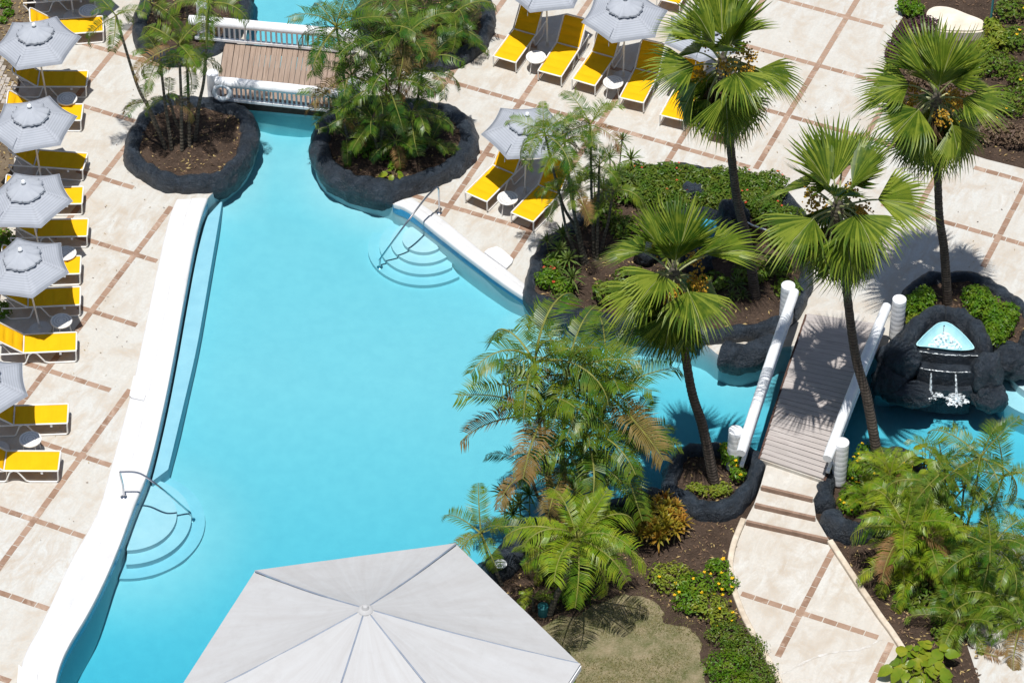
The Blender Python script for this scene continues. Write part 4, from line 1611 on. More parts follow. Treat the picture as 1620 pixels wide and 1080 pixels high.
for f, y, lab in LEFT: lounger(f, R(y), lab, gl, 38)
gr = 'yellow loungers on the far deck'
RIGHT_L = [((798, 94.5), (831, 49), 'yellow lounger at the palm planter end of the deck row of four'),
           ((869.5, 117), (899, 71.6), 'yellow lounger second from the palm planter with its back fully in view'),
           ((923, 131), (954.5, 85.5), 'yellow lounger third from the palm planter under the second deck umbrella'),
           ((999, 159), (1024, 111), 'yellow lounger beside the fan palm fronds, fourth of the deck row'),
           ((1063, 187), (1089, 139), 'yellow lounger almost hidden behind the tall fan palm crown'),
           ((1140, 212), (1166, 163), 'yellow lounger on the far side of the tall fan palm crown'),
           ((1057, 3), (1084, -44), 'yellow lounger behind the deck umbrellas, only its foot showing'),
           ((753, 312), (797, 268), 'yellow lounger under the lone umbrella nearest the steel handrail'),
           ((826, 344), (868, 300), 'yellow lounger next to the thin feather palms under the lone umbrella')]
for f, h, lab in RIGHT_L:
    d = G(*f, LZ) - G(*h, LZ)
    lounger(f, math.atan2(d.y, d.x), lab, gr, 50)


def make_umbrella():
    root = bpy.data.objects.new('grey_umbrella', None)
    C.objects.link(root)
    Rr, H, EZ = 1.10, 2.42, 1.98
    # canopy: six striped panels
    nr, na = 6, 6
    vs, fs, uv = [], [], []
    for k in range(6):
        base = len(vs)
        a0, a1 = k * math.pi / 3, (k + 1) * math.pi / 3
        for i in range(nr + 1):
            t = 0.10 + 0.90 * i / nr
            p0 = Vector((math.cos(a0), math.sin(a0), 0)) * Rr * t
            p1 = Vector((math.cos(a1), math.sin(a1), 0)) * Rr * t
            for j in range(na + 1):
                s = j / na
                p = p0.lerp(p1, s)
                bow = 4 * s * (1 - s)
                p = p * (1 - 0.055 * bow * t * t)
                z = H - (H - EZ) * (t ** 1.12) - 0.035 * bow * t
                vs.append((p.x, p.y, z))
                uv.append((s, t * 1.0))
        for i in range(nr):
            for j in range(na):
                a = base + i * (na + 1) + j
                fs.append((a, a + na + 1, a + na + 2, a + 1))
    o_ = len(vs)
    me = bpy.data.meshes.new('canopy')
    me.from_pydata(vs, [], fs)
    ul = me.uv_layers.new(name='UVMap')
    for lp in me.loops: ul.data[lp.index].uv = uv[lp.vertex_index]
    me.polygons.foreach_set('use_smooth', [True] * len(fs))
    me.update()
    cn = link('canopy', me, M['canopy'], root)
    so = cn.modifiers.new('thickness', 'SOLIDIFY')
    so.thickness = 0.006
    # hem cord
    mb = MB()
    rim = []
    for k in range(6):
        for j in range(na):
            rim.append(Vector(vs[k * (nr + 1) * (na + 1) + nr * (na + 1) + j]))
    mb.tube(rim, 0.007, 5, closed=True)
    mb.build('hem', M['canopy_plain'], cn)
    # ruffled vent cap
    mb = MB()
    n_ = 72
    vv, ff = [], []
    rows = [(0.02, H + 0.085), (0.15, H + 0.030), (0.30, H - 0.035), (0.43, H - 0.090), (0.455, H - 0.125)]
    for ri, (r_, z_) in enumerate(rows):
        for j in range(n_):
            a = 2 * math.pi * j / n_
            hexr = math.cos(math.pi / 6) / math.cos((a % (math.pi / 3)) - math.pi / 6)
            ruf = 0.020 * (ri / 4) ** 2 * math.sin(a * 21 + 2 * math.sin(a * 5)) + 0.012 * (ri / 4) * math.sin(a * 9 + 1)
            rr = r_ * (0.45 + 0.55 * hexr / 0.95) + ruf
            vv.append((rr * math.cos(a), rr * math.sin(a), z_ + ruf * 0.6 + 0.008 * math.sin(a * 12) * ri / 4))
    for ri in range(len(rows) - 1):
        for j in range(n_):
            ff.append((ri * n_ + j, (ri + 1) * n_ + j, (ri + 1) * n_ + (j + 1) % n_, ri * n_ + (j + 1) % n_))
    mb.add(vv, ff)
    vc = mb.build('vent_cap', M['canopy_plain'], root, True, 80)
    MB().tube([Vector(p) + Vector((0, 0, -0.004)) for p in vv[4 * n_:5 * n_]], 0.006, 5, closed=True).build('cap_hem', M['canopy_plain'], vc)
    so = vc.modifiers.new('thickness', 'SOLIDIFY')
    so.thickness = 0.005
    mb = MB().lathe([(0.02, 0), (0.05, 0.015), (0.058, 0.045), (0.04, 0.085), (0.01, 0.1)], 16)
    mb.build('finial', M['white'], root).location = (0, 0, H + 0.09)
    MB().tube([(0, 0, 0.0), (0, 0, H + 0.1)], 0.022, 12).build('pole', M['white_metal'], root)
    for k in range(6):
        a = k * math.pi / 3
        mb = MB()
        mb.tube([(0.03 * math.cos(a), 0.03 * math.sin(a), H - 0.05), (Rr * 0.97 * math.cos(a), Rr * 0.97 * math.sin(a), EZ - 0.01)], 0.009, 6)
        mb.tube([(0.03 * math.cos(a), 0.03 * math.sin(a), 1.65), (Rr * 0.5 * math.cos(a), Rr * 0.5 * math.sin(a), (H + EZ) / 2 - 0.03)], 0.007, 6)
        mb.build('rib', M['white_metal'], root)
    MB().lathe([(0.27, 0), (0.27, 0.03), (0.25, 0.05), (0.06, 0.075), (0.04, 0.1), (0.04, 0.22), (0.026, 0.23)], 32).build('base', simple('base_plate', (0.55, 0.55, 0.54), None, 5), root)
    mb = MB()
    a = -2.2
    q = [Vector((0.72 * math.cos(a), 0.72 * math.sin(a), H - 0.27)), Vector((0.95 * math.cos(a), 0.95 * math.sin(a), EZ + 0.085)), Vector((1.0 * math.cos(a), 1.0 * math.sin(a), EZ - 0.02)), Vector((1.01 * math.cos(a), 1.01 * math.sin(a), EZ - 0.2))]
    mb.tube(q, 0.010, 5)
    mb.build('tie_strap', M['canopy_plain'], root)
    return root


protoU = make_umbrella()
usedU = False
UM = [((98, -97), (117, 27), 0, 'grey umbrella past the end of the row, only its pole and base plate showing'),
      ((54, 44), (76, 166), 9, 'grey striped umbrella, first of the row from the footbridge end'),
      ((47, 173), (67, 295), 13, 'grey striped umbrella, second of the row from the footbridge end'),
      ((38, 293), (68, 415), -8, 'grey striped umbrella, third of the row from the footbridge end'),
      ((33, 400), (64, 522), -15, 'grey striped umbrella, fourth of the row, with a white table at its pole'),
      ((-32, 592), (-3, 712), -18, 'grey striped umbrella, last of the row toward the curved handrail, partly seen'),
      ((864, -44), (866, 77), 8, 'grey umbrella over the first two loungers of the deck row'),
      ((989, 1), (986, 124), 12, 'grey umbrella over the last two loungers of the deck row'),
      ((834, 186), (830, 308), 5, 'lone grey umbrella above two loungers near the thin feather palms'),
      ((1118, 30), (1112, 152), 20, 'grey umbrella hidden behind the tall fan palm crown')]
for tip, base, rot, lab in UM:
    o = copy_tree(protoU) if usedU else protoU
    usedU = True
    b = G(*base)
    t = GY(*tip, b.y)
    for _ in range(3):
        t = GY(*tip, b.y + 0.0)
    up = (t - b).normalized()
    q = Vector((0, 0, 1)).rotation_difference(up) @ Matrix.Rotation(R(rot), 4, 'Z').to_quaternion()
    o.location = b + Vector((0, 0, 0.002))
    o.rotation_mode = 'QUATERNION'
    o.rotation_quaternion = q
    tag(o, lab, 'umbrella', 'grey umbrellas by the pool')


def make_table():
    root = bpy.data.objects.new('side_table', None)
    C.objects.link(root)
    r, h = 0.255, 0.44
    top = MB().lathe([(r - 0.02, -0.03), (r, -0.025), (r, -0.002), (r - 0.012, 0.006), (r - 0.03, 0.0), (0.03, 0.0), (0.005, 0.0)], 40).build('table_top', M['white_metal'], root, True, 40)
    top.location = (0, 0, h)
    mb = MB()
    for rad, cnt, ln in ((0.195, 40, 0.034), (0.13, 28, 0.03), (0.07, 14, 0.022)):
        for i in range(cnt):
            a = 2 * math.pi * i / cnt
            mb.box((rad * math.cos(a), rad * math.sin(a), 0.0005), (ln, 0.009, 0.003), Matrix.Rotation(a, 3, 'Z'))
    s_ = mb.build('slots', simple('table_slot', (0.30, 0.29, 0.28), None, 8), top, False)
    s_['kind'] = 'stuff'
    for k in range(4):
        a = math.pi / 4 + k * math.pi / 2
        MB().tube([(0.17 * math.cos(a), 0.17 * math.sin(a), h - 0.02), (0.2 * math.cos(a), 0.2 * math.sin(a), 0.22), (0.235 * math.cos(a), 0.235 * math.sin(a), 0.0)], 0.013, 8).build('leg', M['white_metal'], root)
    return root


protoT = make_table()
usedT = False
for (x, y), lab in (((106, 156), 'white round side table between the first and second umbrellas of the row'),
                    ((97, 507), 'white round side table beside the fourth umbrella pole of the row'),
                    ((48, 694), 'white round side table between the last two loungers of the row'),
                    ((140, 17), 'white round side table beside the far lounger under palm fronds'),
                    ((104, 400), 'white round side table peeking out behind the fourth umbrella canopy'),
                    ((848, 90), 'white round side table between the first two loungers of the deck row'),
                    ((970, 130), 'white round side table between the last two loungers of the deck row'),
                    ((803, 313), 'white round side table under the lone umbrella')):
    o = copy_tree(protoT) if usedT else protoT
    usedT = True
    p = G(x, y, 0.44)
    o.location = (p.x, p.y, 0.002)
    o.rotation_euler = (0, 0, rng.uniform(0, 1.5))
    tag(o, lab, 'side table', 'white side tables')

# ================================================================== CANOPY ROOF
EA, AP = 2.75, 4.05
apex = G(578, 963, AP)
corners = [G(403, 906, EA), G(722, 863, EA), G(918, 1053, EA), G(800, 1235, EA), G(480, 1260, EA), G(258, 1132, EA)]
rf = empty('canopy_roof', (apex.x, apex.y, 0), 'large off-white pointed membrane roof with blue-grey ridge seams over the pool edge', 'roof')
inv = Matrix.Translation(-rf.location)
M['seam'] = simple('ridge_seam', (0.25, 0.29, 0.36), None, 5)
M['seam_light'] = simple('panel_seam', (0.52, 0.49, 0.47), None, 5)
for k in range(6):
    a, b = corners[k], corners[(k + 1) % 6]
    lift = Vector((0, 0, 0.05 if k % 2 == 0 else 0.0))
    nr, na = 10, 10
    vs, fs = [], []
    for i in range(nr + 1):
        t = i / nr
        for j in range(na + 1):
            s = j / na
            e = a.lerp(b, s)
            p = apex.lerp(e, t)
            p.z -= 0.10 * math.sin(math.pi * t) * (0.6 + 0.4 * math.sin(math.pi * s)) - 0.010 * noise.noise(p * 1.6)
            vs.append(p + lift * t - Vector((apex.x, apex.y, AP)))
    for i in range(nr):
        for j in range(na):
            q = i * (na + 1) + j
            fs.append((q, q + na + 1, q + na + 2, q + 1))
    o = MB().add(vs, fs).build('roof_panel', M['roof'], rf, False)
    o.location = (0, 0, AP)
    so = o.modifiers.new('thickness', 'SOLIDIFY')
    so.thickness = 0.03
    # eave fascia
    mb = MB()
    d = (b - a).normalized()
    mb.box((a + b) / 2 + lift + Vector((0, 0, -0.10)) - Vector((apex.x, apex.y, 0)), ((b - a).length, 0.05, 0.14), Matrix.Rotation(math.atan2(d.y, d.x), 3, 'Z'))
    mb.build('fascia', M['white'], rf, False)
    # ridge seam
    mb = MB()
    pts = []
    for i in range(11):
        t = 0.04 + 0.95 * i / 10
        p = apex.lerp(a, t)
        p.z -= 0.10 * math.sin(math.pi * t) * 0.6 - 0.018 - 0.05 * t
        pts.append(p - Vector((apex.x, apex.y, 0)))
    mb.tube(pts, 0.020, 6)
    mb.build('ridge_seam', M['seam'], rf)
    # weld seam across each panel
    mb = MB()
    pts = []
    for i in range(11):
        s = i / 10
        t = 0.62
        p = apex.lerp(a.lerp(b, s), t)
        p.z -= 0.10 * math.sin(math.pi * t) * (0.6 + 0.4 * math.sin(math.pi * s)) - 0.010 * noise.noise(p * 1.6) - 0.008
        pts.append(p + lift * t - Vector((apex.x, apex.y, 0)))
    if k in (1, 2, 5, 4):
        mb.tube(pts, 0.007, 4)
        mb.build('panel_seam', M['seam_light'], rf)
    # post under every corner
    pc = apex.lerp(a, 0.86) - Vector((apex.x, apex.y, 0))
    MB().tube([(pc.x, pc.y, -1.0 if inside(apex.lerp(a, 0.86), pool_poly) else 0.0), (pc.x, pc.y, EA + 0.08)], 0.07, 12).build('post', M['white'], rf)
a, b = corners[1], corners[2]
# path crack patch
crk = MB()
cp = smooth_path([G(x, y) for x, y in ((1236, 1066), (1252, 1058), (1275, 1046), (1300, 1036), (1330, 1030), (1362, 1026), (1396, 1010))], 40)
vsc = []
for i, p in enumerate(cp):
    wv_ = 0.022 + 0.03 * noise.noise(p * 3) + 0.02 * rng.uniform(-1, 1)
    vsc += [(p.x, p.y + wv_, 0.006), (p.x + rng.uniform(-.02, .02), p.y - wv_ * rng.uniform(0.6, 1.2), 0.006)]
crk.add(vsc, [(2 * i, 2 * i + 1, 2 * i + 3, 2 * i + 2) for i in range(len(cp) - 1)])
crk.build('mortar_patch', simple('mortar_patch', (0.62, 0.60, 0.57), (0.46, 0.42, 0.36), 5), path, False)
mb = MB().lathe([(0.16, 0), (0.13, 0.03), (0.08, 0.05), (0.05, 0.11), (0.01, 0.13)], 20)
o = mb.build('peak_cap', M['roof'], rf)
o.location = (0, 0, AP - 0.02)


# ================================================================== PALMS
def feather_mesh(seed, bend, nleaf=30, droop=0.5, vee=0.5, width=0.030, llen=0.34, mat='feather'):
    """unit-length frond from the origin along +x, arching down"""
    r = random.Random(seed)
    mb = MB()
    ns = 12
    pts, tang = [], []
    p = Vector((0, 0, 0))
    for i in range(ns + 1):
        t = i / ns
        a = -bend * (t ** 1.5)
        d = Vector((math.cos(a), 0.05 * math.sin(t * 3 + seed), math.sin(a))).normalized()
        pts.append(p.copy())
        tang.append(d)
        p = p + d / ns
    mb.tube(pts, [0.014 * (1 - 0.85 * i / ns) + 0.002 for i in range(ns + 1)], 4, mi=1)
    for s in (1, -1):
        for k in range(nleaf):
            t = 0.16 + 0.84 * (k + 0.5 * (s > 0)) / nleaf
            t = min(t, 0.995)
            f = t * ns
            i = min(int(f), ns - 1)
            o = pts[i].lerp(pts[i + 1], f - i)
            d = tang[i].lerp(tang[min(i + 1, ns)], f - i).normalized()
            side = Vector((0, 1, 0)) * s
            up = side.cross(d) * s
            up = d.cross(Vector((0, 1, 0))) * -1
            if up.z < 0 and abs(d.z) < 0.7: up = -up
            ll = llen * (0.42 + 0.58 * math.sin(math.pi * min(1, (t * 0.90) ** 0.85))) * r.uniform(0.85, 1.1)
            if r.random() < 0.10: continue
            fw = 0.22 + 0.62 * t * t
            dirv = (side + d * fw + up * (vee * r.uniform(0.7, 1.3))).normalized()
            q1 = o + dirv * ll * 0.5
            dv2 = (dirv + Vector((0, 0, -droop * r.uniform(0.7, 1.4)))).normalized()
            q2 = q1 + dv2 * ll * 0.5
            wv = (d - dirv * d.dot(dirv)).normalized() * width * 0.5 * r.uniform(0.8, 1.2)
            mb.add([o - wv * 0.5, o + wv * 0.5, q1 + wv, q1 - wv, q2], [(0, 1, 2, 3), (3, 2, 4)], 0)
    me = mb.mesh('frond', False)
    me.materials.append(M[mat])
    me.materials.append(M['rachis'])
    return me


FEATHERS = {}
for mat in ('feather', 'feather_lime', 'feather_dark', 'feather_old'):
    FEATHERS[mat] = [feather_mesh(10 * i + 3, b, 46, dr, ve, 0.0150, 0.275, mat) for i, (b, dr, ve) in enumerate(((R(75), 0.6, 0.5), (R(105), 0.7, 0.4), (R(55), 0.5, 0.6), (R(125), 0.8, 0.35), (R(90), 1.1, 0.25)))]


def stem_tube(b, t, r0, r1, mat, parent, inv, name='stem', curve=0.12, rings=False, n=14):
    mid = b.lerp(t, 0.5) + Vector(((b.x - t.x) * -curve, 0, 0))
    pts = smooth_path([b, b.lerp(t, 0.25).lerp(mid, 0.15), mid, t], 4 * n)
    k = len(pts)
    rad = [r0 + (r1 - r0) * i / (k - 1) for i in range(k)]
    rad[0] *= 1.5
    if k > 2: rad[1] *= 1.3
    if rings:
        rad = [q * (1.0 + (0.05 if i % 2 else -0.03)) for i, q in enumerate(rad)]
    o = MB().tube(pts, rad, 9).build(name, mat, parent)
    o.matrix_parent_inverse = inv
    return o


def crown(parent, inv, top, nf, L, mat, r, spread=(75, -15), old=0.08, az0=None):
    az = r.uniform(0, 6.28) if az0 is None else az0
    for i in range(nf):
        t = (i + 0.5) / nf
        el = R(spread[0] + (spread[1] - spread[0]) * t + r.uniform(-8, 8))
        az += 2.39996 + r.uniform(-.25, .25)
        ln = 1.22 * L * r.uniform(0.82, 1.12) * (0.85 if t < 0.15 else 1.0)
        mname = mat if not (t > 0.7 and r.random() < old * 3.3) else 'feather_old'
        me = r.choice(FEATHERS[mname])
        o = link('frond', me, None, parent)
        o.location = top + Vector((0, 0, -0.04 * t))
        o.rotation_euler = (r.uniform(-.3, .3), -el, az)
        o.scale = (ln, ln * r.uniform(0.9, 1.1), ln)
        o.matrix_parent_inverse = inv


def feather_palm(name, label, base, stems, L=1.2, mat='feather', nf=9, seed=0, z0=0.15, r0=0.045, spread=(75, -15), cat='palm', old=0.08, group=None):
    """stems: (base_px, crown_px, depth lean in m, fronds, length)"""
    r = random.Random(seed * 13 + 5)
    bp = G(*base, z0)
    e = empty(name, (bp.x, bp.y, z0), label, cat, group)
    inv = Matrix.Translation(-e.location)
    for st in stems:
        b = G(*st[0], z0)
        lean = st[2] if len(st) > 2 else 0.0
        t = GY(*st[1], b.y + lean)
        if t.z < z0 + 0.15:
            t = G(*st[1], z0 + 0.25)
        k = st[3] if len(st) > 3 and st[3] else nf
        ln = st[4] if len(st) > 4 else L
        stem_tube(b - Vector((0, 0, 0.06)), t, r0, r0 * 0.62, M['cane'], e, inv)
        crown(e, inv, t, k, ln, mat, r, spread, old)
    return e


# slender palms of the round planter
feather_palm('slender_palm', 'slender many-stemmed palm with bare dark trunks in the round rock planter', (278, 240), [
    ((264, 238), (183, 24), -0.1, 6, 0.85), ((272, 240), (253, 92), 0.1, 6, 0.95), ((288, 242), (283, 70), 0.0, 7, 1.05), ((300, 236), (296, 100), 0.2, 5, 0.9),
    ((308, 226), (330, 4), 0.0, 7, 1.05), ((262, 230), (232, 160), 0.1, 4, 0.7), ((296, 230), (266, 152), -0.1, 4, 0.7)], 1.0, 'feather', 8, 1, r0=0.05, spread=(70, -30))
feather_palm('feather_palm', 'feather palm in the rock planter by the far bridge railing', (262, 50), [
    ((258, 50), (238, 2), 0, 6, 0.95), ((300, 45), (290, -25), 0, 5, 0.9)], 1.0, 'feather', 8, 2)
# dense planter
feather_palm('dense_feather_palm', 'dense dark green feather palm clump crowding the large rock planter', (600, 250), [
    ((570, 235), (532, 42), 0.1, 11, 1.25), ((585, 240), (592, 60), 0.1, 11, 1.2), ((610, 240), (640, 58), 0.0, 10, 1.2), ((640, 238), (668, 110), 0.0, 10, 1.15),
    ((580, 245), (556, 120), -0.1, 10, 1.15), ((600, 250), (612, 128), -0.1, 10, 1.2), ((560, 240), (540, 176), -0.1, 9, 1.0), ((600, 250), (590, 192), -0.2, 9, 1.0),
    ((645, 245), (652, 178), -0.1, 9, 1.0), ((615, 250), (626, 222), -0.2, 8, 0.85), ((660, 245), (682, 226), 0, 7, 0.7), ((555, 240), (548, 216), 0, 6, 0.7)], 1.1, 'feather_dark', 9, 3, old=0.12)
feather_palm('feather_palm', 'feather palm leaning over the deck in the planter beside the deck umbrellas', (690, 70), [
    ((690, 70), (716, 22), 0, 10, 1.1), ((680, 75), (690, 42), -0.1, 9, 1.0), ((640, 60), (640, -10), 0, 9, 1.1), ((712, 72), (728, 62), 0.1, 7, 0.8)], 1.0, 'feather_dark', 9, 4)
# thin palms in the long planter
feather_palm('thin_feather_palm', 'thin-trunked feather palms leaning over the lone umbrella and lounger', (930, 412), [
    ((930, 415), (862, 212), 0.0, 9, 0.95), ((926, 418), (893, 224), 0.1, 9, 0.95), ((940, 410), (934, 196), 0.2, 9, 0.95), ((922, 420), (905, 292), 0.0, 8, 0.8), ((944, 412), (948, 262), 0.1, 8, 0.8), ((915, 420), (884, 300), 0, 6, 0.7),
    ((950, 400), (970, 300), 0.2, 7, 0.75)], 0.9, 'feather', 8, 5, r0=0.045, spread=(70, -35), old=0.15)
# tall clump in front of the pool
feather_palm('areca_palm_clump', 'tall arching feather palm clump standing in front of the open pool water', (890, 815), [
    ((872, 812), (846, 572), 0.1, 7, 1.7), ((885, 815), (896, 590), 0.2, 9, 1.6), ((905, 812), (962, 622), 0.1, 9, 1.6), ((880, 818), (860, 655), -0.2, 9, 1.6),
    ((900, 818), (925, 690), -0.2, 10, 1.7), ((890, 815), (895, 735), -0.3, 8, 1.35), ((915, 812), (985, 725), -0.1, 8, 1.35), ((868, 815), (838, 745), -0.2, 7, 1.1), ((905, 815), (945, 760), -0.2, 7, 1.1)], 1.6, 'feather', 9, 6, z0=0.1, r0=0.05, spread=(78, 5), old=0.14)
feather_palm('leaning_palm', 'leaning single-trunk feather palm casting a shadow on the dry lawn', (868, 972), [
    ((868, 972), (913, 850), -0.1, 17, 1.35)], 1.3, 'feather_lime', 14, 7, z0=0.0, r0=0.075, spread=(72, -30))
feather_palm('low_palm', 'low lime green palm tufts at the foot of the leaning palm', (885, 925), [
    ((872, 915), (868, 888), 0, 8, 0.7), ((905, 915), (905, 885), 0, 8, 0.75), ((845, 965), (842, 945), 0, 6, 0.45), ((930, 900), (935, 870), 0, 8, 0.7)], 0.7, 'feather_lime', 8, 8, z0=0.0)
feather_palm('young_palm', 'young thin palm with yellowing fronds rising beside the canopy roof', (795, 925), [
    ((795, 925), (761, 842), 0.0, 8, 1.0)], 1.0, 'feather', 7, 9, z0=0.0, r0=0.045, spread=(65, -25), old=0.3)
# right-hand bed
feather_palm('slender_palm', 'slender feather palm with many thin canes beside the rippled fountain pool', (1520, 868), [
    ((1512, 868), (1494, 742), 0, 6, 1.0), ((1522, 870), (1552, 722), 0.1, 7, 1.2), ((1530, 868), (1588, 752), 0.1, 6, 1.05), ((1518, 866), (1525, 770), 0, 6, 1.0), ((1508, 870), (1474, 768), -0.1, 5, 0.9), ((1528, 870), (1560, 800), -0.1, 5, 0.9)], 1.1, 'feather', 8, 10, z0=0.0, r0=0.035, spread=(72, -20))
feather_palm('bushy_palm', 'bushy bright green feather palm arching over the path kerb', (1470, 905), [
    ((1462, 900), (1432, 835), 0, 11, 1.15), ((1472, 905), (1470, 850), 0, 11, 1.15), ((1455, 910), (1425, 895), -0.1, 10, 1.0), ((1480, 915), (1495, 898), 0, 10, 1.0), ((1460, 920), (1458, 900), -0.1, 9, 0.95), ((1445, 860), (1420, 800), 0.1, 8, 0.8)], 1.1, 'feather_lime', 10, 11, z0=0.0, spread=(75, 0))
feather_palm('bushy_palm', 'bushy dark green feather palms by the small concrete pad', (1560, 930), [
    ((1565, 925), (1568, 868), 0, 11, 1.1), ((1590, 930), (1610, 880), 0, 10, 1.1), ((1540, 950), (1548, 955), 0, 11, 1.0), ((1580, 970), (1590, 955), 0, 11, 1.05), ((1530, 935), (1512, 920), 0, 10, 1.0), ((1600, 1000), (1615, 985), 0, 10, 1.0), ((1525, 990), (1515, 985), 0, 9, 0.9)], 1.0, 'feather', 10, 12, z0=0.0, spread=(72, -5))
feather_palm('tufted_palm', 'small spiky palm tuft beside the yellow flowering shrub at the bridge', (1400, 790), [
    ((1400, 792), (1408, 752), 0, 10, 0.8), ((1375, 800), (1372, 785), 0, 8, 0.6)], 0.8, 'feather_lime', 9, 13, z0=0.0, spread=(80, 25))


# ------------------------------------------------------------------ fan palms
def fan_mesh(seed, cup=0.35, droop=0.35, span=R(205), nseg=32, petiole=0.72, Rb=1.12, bendp=0.5, flop=0.5, mat='fan'):
    """petiole from the origin along +x, then the pleated blade"""
    r = random.Random(seed)
    mb = MB()
    pts = []
    p = Vector((0, 0, 0))
    k = 7
    a = 0.0
    for i in range(k + 1):
        t = i / k
        a = -bendp * t * t
        pts.append(p.copy())
        p = p + Vector((math.cos(a), 0, math.sin(a))) * petiole / k
    mb.tube(pts, [0.030 - 0.014 * i / k for i in range(k + 1)], 5, mi=1)
    hub = pts[-1]
    ux = Vector((math.cos(a), 0, math.sin(a)))
    uz = Vector((-math.sin(a), 0, math.cos(a)))
    uy = Vector((0, 1, 0))
    rows = [0.10, 0.34, 0.60]
    segv = [0.5] * len(mb.f)

    def P(th, rr, lift):
        # th 0 = along the rachis; the sides fold up a little, the far end falls
        x, y = rr * math.cos(th), rr * math.sin(th)
        z = cup * abs(math.sin(th)) * rr * (0.6 + 0.4 * math.cos(th)) - flop * max(0, x) ** 2 * 0.42 - 0.10 * abs(y) ** 2
        return hub + ux * x + uy * y + uz * (z + lift)
    for s in range(nseg):
        t0 = -span / 2 + span * s / nseg
        t1 = -span / 2 + span * (s + 1) / nseg
        tm = (t0 + t1) / 2
        L = Rb * (0.74 + 0.26 * math.cos(tm * 0.9)) * r.uniform(0.93, 1.05)
        vs = [hub]
        for q in rows:
            pl = 0.10 * (t1 - t0) * q * Rb * 4.6
            vs += [P(t0, q * L, -pl * 0.5), P(tm, q * L, pl * 0.5), P(t1, q * L, -pl * 0.5)]
        w8 = 0.22 * (t1 - t0)
        sway = r.uniform(-.03, .03)
        vs += [P(tm - w8 + sway, 0.82 * L, -0.04), P(tm + w8 + sway, 0.82 * L, -0.04)]
        tip = P(tm + sway * 1.6, L, 0) + Vector((0, 0, -droop * 0.32 * r.uniform(0.5, 1.4)))
        vs.append(tip)
        fs = [(0, 1, 2), (0, 2, 3)]
        for q in (0, 1):
            b = 1 + 3 * q
            fs += [(b, b + 3, b + 4, b + 1), (b + 1, b + 4, b + 5, b + 2)]
        fs += [(7, 10, 8), (8, 10, 11), (8, 11, 9), (10, 12, 11)]
        mb.add(vs, fs, 0)
        sv = r.random()
        segv += [min(1, max(0, sv + r.uniform(-.25, .25))) for _ in fs]
    # pale midrib fan
    mb.tube([hub, P(0, 0.5 * Rb, 0.02), P(0, 0.85 * Rb, 0.0)], [0.014, 0.008, 0.002], 4, mi=1)
    me = mb.mesh('fan_frond', False)
    at = me.attributes.new('segment', 'FLOAT', 'FACE')
    at.data.foreach_set('value', (segv + [0.5] * len(me.polygons))[:len(me.polygons)])
    me.materials.append(M[mat])
    me.materials.append(M['fan_stalk'] if mat == 'fan' else M['deadleaf'])
    return me


M['fan_stalk'] = simple('fan_stalk', (0.34, 0.36, 0.16), (0.20, 0.22, 0.08), 5, 0.5, 0.4, 0.1)
FANS_UP = [fan_mesh(1, 0.30, 0.08, R(112), 26, 0.50, 1.40, 0.10, 0.08), fan_mesh(2, 0.40, 0.12, R(125), 28, 0.55, 1.32, 0.2, 0.12)]
FANS_MID = [fan_mesh(3, 0.32, 0.45, R(126), 30, 0.78, 1.20, 0.55, 0.45), fan_mesh(4, 0.26, 0.55, R(138), 32, 0.84, 1.14, 0.7, 0.55), fan_mesh(5, 0.48, 0.40, R(114), 28, 0.76, 1.22, 0.5, 0.50)]
FANS_LOW = [fan_mesh(6, 0.16, 0.55, R(116), 28, 0.70, 1.26, 0.85, 0.30), fan_mesh(7, 0.24, 0.55, R(104), 26, 0.66, 1.30, 0.75, 0.24), fan_mesh(9, 0.30, 0.6, R(124), 30, 0.74, 1.20, 0.9, 0.34)]
FANS_DEAD = [fan_mesh(8, 0.5, 0.5, R(95), 16, 0.35, 0.85, 0.7, 0.2, mat='deadleaf')]


